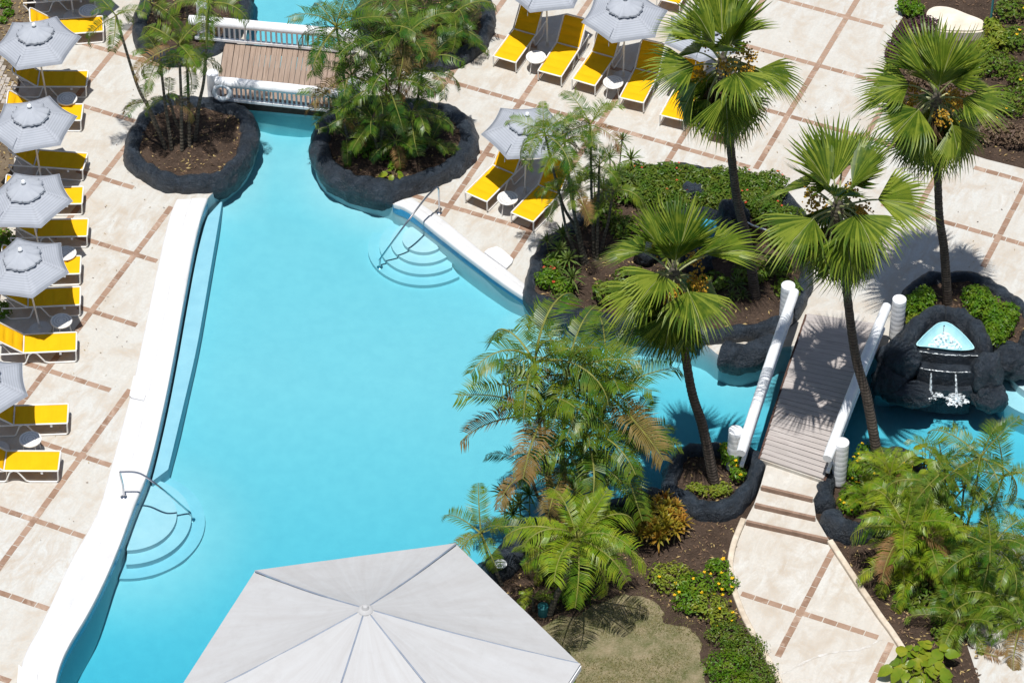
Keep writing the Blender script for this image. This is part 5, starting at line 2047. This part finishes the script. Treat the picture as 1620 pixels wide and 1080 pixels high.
def fan_palm(label, base, crown_px, lean=0.0, n=22, size=1.0, seed=0, r0=0.12, z0=0.15, az0=0.0):
    r = random.Random(seed * 31 + 2)
    b = G(*base, z0)
    t = GY(*crown_px, b.y + lean)
    e = empty('fan_palm', (b.x, b.y, z0), label, 'palm', 'fan palms')
    inv = Matrix.Translation(-e.location)
    stem_tube(b - Vector((0, 0, 0.1)), t, r0, r0 * 0.72, M['trunk'], e, inv, 'trunk', 0.10, True, 22)
    o = MB().lathe([(r0 * 0.7, -0.5), (r0 * 1.1, -0.25), (r0 * 1.2, 0), (r0 * 0.8, 0.2), (0.02, 0.42)], 12).build('crown_shaft', M['cane'], e)
    o.location = t
    o.matrix_parent_inverse = inv
    az = az0
    for i in range(n):
        q = i / (n - 1)
        if q < 0.20:
            el, me = r.uniform(52, 80), r.choice(FANS_UP)
        elif q < 0.47:
            el, me = 44 - 36 * (q - 0.20) / 0.27 + r.uniform(-8, 8), r.choice(FANS_MID)
        else:
            el, me = -4 - 66 * (q - 0.47) / 0.53 + r.uniform(-7, 7), r.choice(FANS_LOW)
        az += 2.39996 + r.uniform(-.2, .2)
        s = size * r.uniform(0.92, 1.08)
        o = link('fan_frond', me, None, e)
        o.location = t + Vector((0, 0, 0.12 - 0.28 * q))
        o.rotation_euler = (r.uniform(-.22, .22), -R(el), az)
        o.scale = (s, s, s)
        o.matrix_parent_inverse = inv
    for i in range(7):
        az += 2.4 + r.uniform(-.3, .3)
        o = link('dead_frond', FANS_DEAD[0], None, e)
        o.location = t + Vector((0, 0, -0.28))
        o.rotation_euler = (0, R(r.uniform(48, 75)), az)
        s = size * r.uniform(0.7, 0.95)
        o.scale = (s, s * 0.8, s)
        o.matrix_parent_inverse = inv
    for i in range(6):
        a = i * 2.4 + r.uniform(-.3, .3)
        el = r.uniform(-0.5, 0.7)
        ln = size * r.uniform(0.45, 0.75)
        d = Vector((math.cos(a) * math.cos(el), math.sin(a) * math.cos(el), math.sin(el)))
        mb = MB()
        mb.tube([Vector(), d * ln * 0.5 + Vector((0, 0, 0.06)), d * ln], 0.012, 5, mi=1)
        for k in range(60):
            c = d * ln + Vector((r.gauss(0, .09), r.gauss(0, .09), r.gauss(-0.02, .09)))
            s = r.uniform(0.025, 0.045)
            mb.box(c, (s, s, s), Matrix.Rotation(r.uniform(0, 3), 3, (r.random(), r.random(), 1)))
        o = mb.build('fruit_cluster', [M['fruit'], M['fan_stalk']], e, True)
        o['kind'] = 'stuff'
        o.location = t + Vector((0, 0, 0.02))
        o.matrix_parent_inverse = inv


fan_palm('tall fan palm rising behind the hedge, crown in front of the deck loungers', (1197, 474), (1143, 104), -0.3, 23, 1.03, 1, 0.125, az0=0.4)
fan_palm('fan palm growing behind the waterfall, crown against the purple shrub bed', (1500, 482), (1481, 158), 0.0, 23, 1.0, 2, 0.115, az0=1.2)
fan_palm('fan palm with trunk in the horseshoe planter, crown over the channel', (1131, 762), (1066, 436), 0.7, 23, 1.03, 3, 0.125, az0=2.2)
fan_palm('fan palm leaning over the plank footbridge with its crown above the far end', (1393, 745), (1325, 330), 1.3, 23, 1.08, 4, 0.125, z0=0.0, az0=3.3)


# ================================================================== SHRUBS AND FLOWERS
def leaf_cloud(mb, c, rad, count, size, r, mi=0, up=0.5, flat=0.5, shell=0.55):
    for _ in range(count):
        d = Vector((r.gauss(0, 1), r.gauss(0, 1), r.gauss(0, 1)))
        if d.length < 1e-3: continue
        d.normalize()
        if d.z < -0.35: d.z *= -1
        rr = shell + (1 - shell) * r.random() ** 0.6
        lump = 1 + 0.22 * noise.noise(d * 2.4 + Vector(c))
        p = Vector((d.x * rad[0], d.y * rad[1], d.z * rad[2])) * rr * lump + Vector(c)
        nrm = (d + Vector((r.gauss(0, flat), r.gauss(0, flat), up + r.gauss(0, flat)))).normalized()
        t = nrm.orthogonal().normalized()
        t.rotate(Matrix.Rotation(r.uniform(0, 6.28), 3, nrm))
        b = nrm.cross(t)
        s = size * r.uniform(0.6, 1.3)
        mb.add([p - t * s * 0.5, p - b * s * 0.28 + nrm * 0.05 * s, p + t * s * 0.55 - nrm * 0.12 * s, p + b * s * 0.28 + nrm * 0.05 * s], [(0, 1, 2, 3)], mi)


def shrub(name, label, clumps, mat, size=0.09, density=240, flowers=None, nfl=0, seed=0, cat='shrub', z0=0.0, fsize=0.05, group=None, mat2=None):
    """clumps: (px, py, rx, ry, height)"""
    r = random.Random(seed * 17 + 3)
    b = G(clumps[0][0], clumps[0][1], z0)
    e = empty(name, (b.x, b.y, z0), label, cat, group)
    inv = Matrix.Translation(-e.location)
    mb = MB()
    sm = MB()
    for (x, y, rx, ry, h) in clumps:
        c = G(x, y, z0 + h * 0.5)
        c = Vector((c.x, c.y, z0 + h * 0.42))
        n_ = int(density * (rx * ry + rx * h + ry * h) * 4)
        leaf_cloud(mb, c, (rx, ry, h * 0.58), n_, size, r, 0 if (mat2 is None or r.random() < 0.6) else 1)
        for k in range(5):
            a = r.uniform(0, 6.28)
            sm.tube([Vector((c.x + 0.05 * math.cos(a), c.y + 0.05 * math.sin(a), z0 - 0.02)), Vector((c.x + rx * 0.55 * math.cos(a), c.y + ry * 0.55 * math.sin(a), z0 + h * 0.75))], 0.013, 5)
    o = mb.build('foliage', [M[mat], M[mat2 or mat]], e, False)
    o.matrix_parent_inverse = inv
    o = sm.build('stems', M['stem'], e)
    o['kind'] = 'stuff'
    o.matrix_parent_inverse = inv
    if flowers:
        fb = MB()
        for _ in range(nfl):
            (x, y, rx, ry, h) = r.choice(clumps)
            c = G(x, y, z0 + h * 0.5)
            d = Vector((r.gauss(0, .7), r.gauss(0, .7), abs(r.gauss(0.7, .4)))).normalized()
            p = Vector((c.x + d.x * rx, c.y + d.y * ry, z0 + h * 0.42 + d.z * h * 0.60))
            for q in range(5):
                a = q * 1.2566 + r.random()
                s = fsize
                t = Vector((math.cos(a), math.sin(a), 0.25))
                u = Vector((-math.sin(a), math.cos(a), 0))
                fb.add([p, p + t * s * 0.55 - u * s * 0.3, p + t * s, p + t * s * 0.55 + u * s * 0.3], [(0, 1, 2, 3)])
        o = fb.build('flowers', M[flowers], e, False)
        o['kind'] = 'stuff'
        o.matrix_parent_inverse = inv
    return e


# hedge behind the pond
hd = []
for i in range(9):
    t = i / 8
    hd.append((1008 + 212 * t, 277 + 16 * t + 4 * math.sin(i * 2), 0.46, 0.42, 0.66))
    hd.append((1020 + 190 * t, 303 + 12 * t + 4 * math.sin(i * 3), 0.44, 0.42, 0.60))
hd += [(1180, 318, 0.4, 0.35, 0.6), (1215, 335, 0.42, 0.38, 0.6), (1250, 345, 0.4, 0.36, 0.6), (1240, 372, 0.4, 0.36, 0.6)]
shrub('flowering_hedge', 'clipped green hedge with small red flowers along the long rock planter', hd, 'hedge', 0.085, 330, 'flower_r', 40, 1, 'hedge', 0.2, 0.035)
shrub('round_shrub', 'bright green shrub between the fan palm trunk and the white bridge post', [(1452, 482, 0.42, 0.36, 0.55), (1462, 470, 0.3, 0.3, 0.6)], 'shrub', 0.085, 300, None, 0, 2, z0=0.2)
shrub('round_shrub', 'large rounded bright green shrub beside the waterfall', [(1560, 490, 0.45, 0.45, 0.65), (1580, 512, 0.42, 0.42, 0.6), (1545, 468, 0.36, 0.34, 0.55), (1595, 498, 0.3, 0.36, 0.55), (1572, 530, 0.35, 0.3, 0.5)], 'shrub', 0.085, 300, None, 0, 3, z0=0.2)
shrub('pale_shrub', 'small pale variegated shrub against the white bridge post', [(1446, 507, 0.2, 0.18, 0.35)], 'shrub_lime', 0.085, 280, None, 0, 4, z0=0.2)
shrub('flowering_shrub', 'yellow-flowered green shrub beside the white bridge post and palm trunk', [(1362, 742, 0.40, 0.36, 0.5), (1350, 778, 0.34, 0.30, 0.4), (1382, 770, 0.34, 0.32, 0.4), (1425, 748, 0.34, 0.28, 0.35), (1345, 800, 0.3, 0.26, 0.3), (1372, 718, 0.3, 0.3, 0.45)], 'shrub', 0.08, 260, 'flower_y', 32, 5, fsize=0.045)
shrub('flowering_shrub', 'sprawling yellow-flowered shrub in the bed beside the curved path kerb', [(1062, 910, 0.55, 0.45, 0.42), (1100, 925, 0.5, 0.4, 0.4), (1120, 955, 0.5, 0.36, 0.36), (1150, 920, 0.28, 0.3, 0.3), (1090, 950, 0.4, 0.35, 0.35), (1135, 895, 0.3, 0.25, 0.3), (1140, 975, 0.36, 0.3, 0.3)], 'shrub', 0.085, 210, 'flower_y', 26, 6, fsize=0.045, mat2='shrub_lime')
shrub('low_hedge', 'low olive green ground-cover hedge along the lower path kerb', [(1150, 1000, 0.5, 0.4, 0.32), (1180, 1025, 0.5, 0.45, 0.34), (1150, 1050, 0.55, 0.45, 0.34), (1200, 1065, 0.45, 0.45, 0.34), (1165, 1085, 0.6, 0.5, 0.34)], 'hedge', 0.06, 420, None, 0, 7, mat2='shrub')
shrub('low_shrub', 'dense green shrub tucked under the canopy roof corner by the lawn', [(880, 1072, 0.42, 0.36, 0.5), (862, 1095, 0.45, 0.4, 0.5)], 'shrub', 0.085, 280, None, 0, 8)
shrub('purple_shrub', 'dark purple-leaved shrub at the deck edge behind the fan palm', [(1440, 52, 0.42, 0.4, 0.45), (1462, 42, 0.4, 0.36, 0.5), (1420, 85, 0.3, 0.36, 0.4), (1412, 75, 0.2, 0.25, 0.35)], 'purple', 0.085, 320, None, 0, 9)
shrub('vine_shrub', 'yellow-green leafy plant along the deck edge under the fan palm fronds', [(1408, 112, 0.16, 0.3, 0.3), (1412, 140, 0.18, 0.25, 0.3), (1418, 165, 0.2, 0.2, 0.25)], 'shrub_lime', 0.11, 200, None, 0, 10)
shrub('brown_shrub', 'brownish dry-leaved shrub mass behind the fan palm in the corner bed', [(1455, 118, 0.55, 0.5, 0.45), (1500, 130, 0.5, 0.5, 0.45), (1580, 100, 0.5, 0.45, 0.5), (1605, 60, 0.5, 0.45, 0.5), (1600, 160, 0.6, 0.5, 0.5), (1570, 205, 0.6, 0.45, 0.5), (1610, 215, 0.5, 0.4, 0.5), (1530, 190, 0.5, 0.4, 0.4), (1485, 88, 0.4, 0.4, 0.4), (1540, 150, 0.5, 0.45, 0.4), (1625, 120, 0.5, 0.5, 0.5), (1600, 15, 0.5, 0.4, 0.5), (1540, 105, 0.45, 0.4, 0.4), (1500, 215, 0.4, 0.3, 0.35)], 'brownleaf', 0.10, 170, 'flower_y', 16, 11, mat2='hedge')
shrub('corner_shrub', 'bright leafy shrub beside the pale stone slab in the corner bed', [(1570, 45, 0.3, 0.3, 0.55), (1585, 62, 0.28, 0.28, 0.5), (1560, 75, 0.28, 0.28, 0.5)], 'shrub_lime', 0.14, 130, None, 0, 12)
shrub('corner_shrub', 'small green shrub at the curved deck edge before the pale stone slab', [(1437, 8, 0.32, 0.3, 0.5), (1448, 16, 0.25, 0.22, 0.4)], 'shrub', 0.10, 200, None, 0, 13)
shrub('planter_shrub', 'lush green shrub with a pink flower at the end of the long planter', [(868, 440, 0.34, 0.30, 0.5), (890, 455, 0.28, 0.26, 0.45), (880, 415, 0.3, 0.3, 0.5)], 'shrub', 0.085, 280, 'flower_r', 5, 14, z0=0.2)
shrub('lime_groundcover', 'lime green ground cover spilling in the horseshoe rock planter', [(1128, 776, 0.34, 0.18, 0.22), (1100, 770, 0.22, 0.16, 0.18), (1145, 772, 0.22, 0.2, 0.25)], 'shrub_lime', 0.075, 320, None, 0, 15, z0=0.2)
shrub('planter_shrub', 'green shrub with yellow buds around the bridge post in the horseshoe planter', [(1160, 725, 0.28, 0.26, 0.5), (1168, 748, 0.2, 0.2, 0.4), (1150, 712, 0.2, 0.2, 0.4)], 'shrub', 0.08, 260, 'flower_y', 6, 16, z0=0.2)
shrub('bank_weed', 'small bright green weeds on the bare dirt bank', [(8, 5, 0.2, 0.18, 0.2), (14, 20, 0.16, 0.14, 0.18), (4, 32, 0.16, 0.14, 0.16)], 'shrub', 0.10, 200, None, 0, 17)
shrub('bank_weed', 'green bush on the dirt bank behind the third and fourth umbrellas', [(6, 380, 0.3, 0.4, 0.35), (2, 490, 0.25, 0.3, 0.35)], 'shrub', 0.10, 180, None, 0, 18)
shrub('undergrowth', 'dark leafy undergrowth around the stems of the tall feather palm clump', [(850, 840, 0.5, 0.35, 0.5), (900, 830, 0.5, 0.35, 0.5), (960, 815, 0.5, 0.32, 0.45), (905, 935, 0.5, 0.4, 0.4), (950, 890, 0.4, 0.4, 0.4), (880, 905, 0.4, 0.35, 0.4)], 'hedge', 0.11, 150, None, 0, 19)
shrub('undergrowth', 'low green undergrowth beneath the bushy palms of the garden bed', [(1480, 940, 0.6, 0.5, 0.35), (1540, 900, 0.5, 0.4, 0.35), (1440, 950, 0.3, 0.3, 0.25), (1500, 1000, 0.4, 0.35, 0.3)], 'hedge', 0.12, 110, None, 0, 20)
shrub('undergrowth', 'shaded undergrowth filling the long planter beneath the fan palm crown', [(1000, 440, 0.5, 0.4, 0.4), (960, 460, 0.4, 0.35, 0.4), (1190, 430, 0.5, 0.4, 0.4), (1230, 420, 0.4, 0.4, 0.4), (1245, 455, 0.36, 0.36, 0.35), (1130, 445, 0.4, 0.35, 0.35), (1075, 455, 0.45, 0.35, 0.35), (985, 300, 0.4, 0.4, 0.5), (960, 340, 0.4, 0.4, 0.5), (990, 360, 0.4, 0.4, 0.5)], 'hedge', 0.12, 120, None, 0, 21, z0=0.2)
shrub('undergrowth', 'dark leaves at the feet of the dense palms in the large rock planter', [(570, 232, 0.4, 0.3, 0.4), (620, 238, 0.4, 0.3, 0.4), (660, 225, 0.35, 0.3, 0.35), (628, 262, 0.2, 0.16, 0.25)], 'shrub', 0.14, 90, None, 0, 22, z0=0.2)


# spiky rosettes: dracaenas, crotons
def rosette_mesh(seed, n=26, L=0.34, w=0.035, mat='drac'):
    r = random.Random(seed)
    mb = MB()
    for i in range(n):
        a = i * 2.39996
        el = R(80 - 95 * i / n + r.uniform(-8, 8))
        ln = L * r.uniform(0.8, 1.1)
        d = Vector((math.cos(a) * math.cos(el), math.sin(a) * math.cos(el), math.sin(el)))
        s = Vector((-math.sin(a), math.cos(a), 0)) * w / 2
        m_ = d * ln * 0.55
        e = d * ln + Vector((0, 0, -0.20 * ln))
        mb.add([s * -0.5, s * 0.5, m_ + s, m_ - s, e], [(0, 1, 2, 3), (3, 2, 4)])
    me = mb.mesh('leaf_rosette', False)
    me.materials.append(M[mat])
    return me


DR = [rosette_mesh(i, mat='drac') for i in range(3)]
CRO = [rosette_mesh(i + 9, 20, 0.30, 0.055, 'croton') for i in range(3)]


def rosette_plant(name, label, heads, meshes, z0, cat, scale=1.0, seed=0):
    """heads: (px, py, stem height)"""
    r = random.Random(seed)
    b = G(heads[0][0], heads[0][1], z0 + heads[0][2])
    e = empty(name, (b.x, b.y, z0), label, cat)
    inv = Matrix.Translation(-e.location)
    for (x, y, h) in heads:
        t = G(x, y, z0 + h)
        o = MB().tube([Vector((t.x + r.uniform(-.06, .06), t.y + r.uniform(-.06, .06), z0 - 0.03)), t], 0.016, 6).build('stem', M['stem'], e)
        o.matrix_parent_inverse = inv
        o = link('leaf_rosette', r.choice(meshes), None, e)
        o.location = t
        s = scale * r.uniform(0.85, 1.15)
        o.scale = (s, s, s)
        o.rotation_euler = (r.uniform(-.3, .3), r.uniform(-.3, .3), r.uniform(0, 6.28))
        o.matrix_parent_inverse = inv
    return e


rosette_plant('dracaena_plant', 'spiky dracaena rosettes on thin stems beside the thin feather palms', [(984, 222, 0.9), (998, 252, 0.7), (965, 250, 0.9), (940, 285, 0.8), (1000, 285, 0.5), (975, 275, 0.6), (955, 300, 0.6), (1010, 300, 0.4), (925, 330, 0.6)], DR, 0.2, 'dracaena', 1.0, 1)
rosette_plant('dracaena_plant', 'dracaena tufts at the pool end of the long rock planter', [(865, 382, 0.5), (885, 395, 0.6), (905, 440, 0.4), (900, 410, 0.5), (878, 425, 0.4), (890, 372, 0.6)], DR, 0.2, 'dracaena', 1.05, 2)
rosette_plant('dracaena_plant', 'dark spiky dracaena over the smooth black rock by the tall palm clump', [(800, 782, 0.9), (822, 796, 0.8), (838, 782, 0.9), (812, 812, 0.6)], DR, 0.0, 'dracaena', 1.25, 3)
hs = []
r = random.Random(4)
for i in range(24):
    a, q = i * 2.4, math.sqrt((i + .5) / 24)
    hs.append((1044 + 40 * q * math.cos(a), 822 + 34 * q * math.sin(a), 0.5 - 0.2 * q))
rosette_plant('croton_bush', 'yellow and red croton bush of pointed leaves beside the horseshoe planter', hs, CRO, 0.0, 'croton', 1.0, 4)
rosette_plant('bromeliad_plant', 'pale bromeliad tuft at the foot of the fan palm trunk in the long planter', [(1165, 450, 0.15), (1175, 468, 0.12), (1158, 470, 0.12)], DR, 0.22, 'bromeliad', 0.9, 5)


# broad-leaved plants: every large leaf its own piece
def broad_leaf(seed, L=0.36, w=0.26):
    r = random.Random(seed)
    mb = MB()
    k = 7
    vs, fs = [], []
    for i in range(k + 1):
        t = i / k
        hw = w / 2 * math.sin(math.pi * min(1, 0.06 + t ** 0.75 * 0.94)) ** 0.8
        x = L * t
        z = 0.10 * L * math.sin(t * 2.6) - 0.25 * L * t * t
        wob = 0.012 * math.sin(t * 14 + seed)
        vs += [(x, -hw, z + 0.10 * hw + wob), (x, 0, z - 0.12 * hw), (x, hw, z + 0.10 * hw - wob)]
    for i in range(k):
        a = i * 3
        fs += [(a, a + 3, a + 4, a + 1), (a + 1, a + 4, a + 5, a + 2)]
    mb.add(vs, fs)
    me = mb.mesh('broad_leaf', True, 60)
    me.materials.append(M['philo'])
    return me


BL = [broad_leaf(i) for i in range(3)]


def broad_plant(label, heads, z0=0.0, scale=1.0, per=9, seed=0):
    r = random.Random(seed)
    b = G(heads[0][0], heads[0][1], z0 + heads[0][2])
    e = empty('broadleaf_plant', (b.x, b.y, z0), label, 'plant')
    inv = Matrix.Translation(-e.location)
    for (x, y, h) in heads:
        t = G(x, y, z0 + h)
        foot = Vector((t.x, t.y, z0 - 0.03))
        for i in range(per):
            a = i * 2.4 + r.uniform(-.3, .3)
            el = r.uniform(0.2, 1.1)
            ln = r.uniform(0.14, 0.32) * scale
            tip = t + Vector((math.cos(a) * math.cos(el), math.sin(a) * math.cos(el), math.sin(el) * 0.6)) * ln
            o = MB().tube([foot, foot.lerp(tip, 0.6) + Vector((0, 0, 0.05)), tip], 0.010, 5).build('leaf_stalk', M['stem'], e)
            o.matrix_parent_inverse = inv
            o = link('broad_leaf', r.choice(BL), None, e)
            o.location = tip
            s = scale * r.uniform(0.75, 1.2)
            o.scale = (s, s, s)
            o.rotation_euler = (r.uniform(-.3, .3), R(r.uniform(-5, 45)), a + r.uniform(-.4, .4))
            o.matrix_parent_inverse = inv


broad_plant('broad yellow-green leaves of a large plant beside the fountain pool canes', [(1455, 742, 0.8), (1478, 745, 0.85), (1490, 770, 0.7), (1460, 772, 0.7), (1490, 800, 0.5), (1468, 720, 0.9)], 0.0, 1.0, 9, 1)
broad_plant('low glossy broad-leaved plant at the lower end of the straight path kerb', [(1445, 1040, 0.3), (1465, 1055, 0.3), (1450, 1065, 0.3), (1430, 1055, 0.25), (1480, 1035, 0.3), (1470, 1075, 0.3)], 0.0, 0.95, 9, 2)
broad_plant('small broad-leaved seedlings at the front of the large rock planter', [(622, 275, 0.15)], 0.24, 0.6, 6, 3)

# ================================================================== SMALL THINGS
# pale slab in the corner bed
mb = MB()
sp = smooth_path([G(x, y, 0.3) for x, y in ((1466, 24), (1474, 11), (1500, 11), (1530, 22), (1558, 34), (1556, 48), (1520, 50), (1480, 46))], 48, True)
sp = ccw([Vector((p.x, p.y, 0)) for p in sp])
prism(mb, sp, -0.02, 0.26)
prism(mb, [p.lerp(sum(sp, Vector()) / len(sp), 0.06) for p in sp], 0.26, 0.31)
tag(mb.build('stone_slab', M['slab'], angle=40), 'pale cream stone slab lying in the corner bed behind the fan palm', 'stone slab')
# bin by the leaning palm
mb = MB().lathe([(0.10, 0), (0.11, 0.02), (0.115, 0.26), (0.12, 0.28), (0.10, 0.285), (0.02, 0.29)], 20)
o = mb.build('irrigation_box', M['teal'])
o.location = G(859, 972, 0)
k_ = MB().lathe([(0.085, 0), (0.085, 0.012), (0.03, 0.018)], 20).build('lid', M['teal'], o)
k_.location = (0, 0, 0.288)
tag(o, 'small dark teal valve box beside the leaning palm trunk', 'valve box')
# garden lamp in the corner bed
lp = empty('garden_lamp_post', G(1566, 45), 'thin dark lamp post standing in the corner bed', 'lamp post')
MB().tube([(0, 0, -0.05), (0, 0, 1.5)], 0.03, 10).build('pole', M['teal'], lp)
MB().lathe([(0.05, 0), (0.14, 0.02), (0.14, 0.05), (0.04, 0.12), (0.01, 0.13)], 16).build('lamp_head', M['white_metal'], lp).location = (0, 0, 1.5)
# white irrigation pipe
o = MB().tube([G(1172, 346, 0.5), G(1190, 356, 0.5), G(1218, 366, 0.42)], 0.02, 8).build('irrigation_pipe', M['white'])
k_ = MB().tube([G(1216, 365.5, 0.43), G(1221, 367, 0.41)], 0.028, 10).build('pipe_cap', M['white'], o)
tag(o, 'thin white pipe lying across the hedge behind the fan palm', 'pipe')
# palm log leaf fallen on the pad
o = link('fallen_frond', FEATHERS['feather_old'][2], None)
o.location = G(1545, 1028, 0.10)
o.scale = (1.0, 1.0, 1.0)
o.rotation_euler = (0.2, R(6), R(-12))
tag(o, 'single dried palm frond fallen on the concrete pad by the bushy palms', 'frond')
# mulch and litter on the open beds
chips('mulch', beds['planting_bed'], 0.0, 1, None) if False else None
bed_clip = [G(x, y) for x, y in ((845, 860), (1050, 800), (1170, 835), (1160, 900), (1170, 950), (1190, 1000), (1110, 1000), (1050, 960), (1000, 930), (860, 985), (790, 930))]
o = chips('mulch_litter', bed_clip, 0.0, 1300, None, 0.045, 0.22, 9)
tag(o, 'brown bark mulch and fallen leaves in the bed by the garden path', 'mulch')
bed_clip2 = [G(x, y) for x, y in ((1315, 866), (1400, 830), (1520, 850), (1560, 900), (1550, 1090), (1460, 1090), (1430, 1030))]
o = chips('mulch_litter', bed_clip2, 0.0, 900, None, 0.05, 0.3, 10)
tag(o, 'bark mulch and dry leaves under the bushy palms beside the path', 'mulch')
bed_clip3 = [G(x, y) for x, y in ((1425, -20), (1410, 60), (1405, 150), (1440, 200), (1560, 248), (1640, 268), (1640, -20))]
o = chips('mulch_litter', bed_clip3, 0.0, 1200, None, 0.05, 0.2, 11)
tag(o, 'dry leaf litter in the corner bed around the purple shrub', 'mulch')
bed_clip4 = [G(x, y) for x, y in ((-20, -10), (52, -10), (28, 150), (20, 260), (6, 420), (-20, 520))]
o = chips('leaf_litter', bed_clip4, 0.0, 700, None, 0.05, 0.5, 12)
tag(o, 'dry twigs and leaf litter on the bare dirt bank', 'litter')


dk = [G(x, y) for x, y in ((1000, 120), (1180, 280), (1420, 330), (1540, 430), (1620, 430), (1620, 290), (1400, 230), (1250, 60))]
o = chips('dry_leaves', dk, 0.0, 90, None, 0.028, 0.4, 14)
tag(o, 'scattered dry leaf fragments on the pale deck behind the fan palms', 'leaves')
dk = [G(x, y) for x, y in ((230, 70), (150, 300), (130, 500), (40, 900), (100, 870), (200, 600), (260, 330), (200, 250))]
o = chips('dry_leaves', dk, 0.0, 70, None, 0.024, 0.4, 15)
tag(o, 'scattered dry leaf fragments on the deck beside the lounger row', 'leaves')


# grass blades on the dry lawn
rg = random.Random(21)
lawn_wide = offset_poly(lawn_poly, -0.28)
gb = MB()
xs = [p.x for p in lawn_wide]
ys = [p.y for p in lawn_wide]
cnt = 0
while cnt < 26000:
    x, y = rg.uniform(min(xs), max(xs)), rg.uniform(min(ys), max(ys))
    if not inside((x, y), lawn_poly) and not (rg.random() < 0.38 and inside((x, y), lawn_wide)):
        continue
    cnt += 1
    if noise.noise(Vector((x, y, 0)) * 1.1) + 0.25 * rg.uniform(-1, 1) < -0.22: continue
    a = rg.uniform(0, 6.28)
    h = rg.uniform(0.02, 0.055)
    wv = 0.007
    lx, ly = rg.gauss(0, .03), rg.gauss(0, .03)
    gb.add([(x - wv * math.cos(a), y - wv * math.sin(a), 0.008), (x + wv * math.cos(a), y + wv * math.sin(a), 0.008), (x + lx, y + ly, 0.01 + h)], [(0, 1, 2)])
o = gb.build('lawn_grass', M['grass'], None, False)
tag(o, 'short dry patchy grass growing on the lawn by the canopy roof', 'grass', kind='stuff')

print('objects', len(bpy.data.objects), 'tris', sum(len(m.polygons) * 2 for m in bpy.data.meshes))
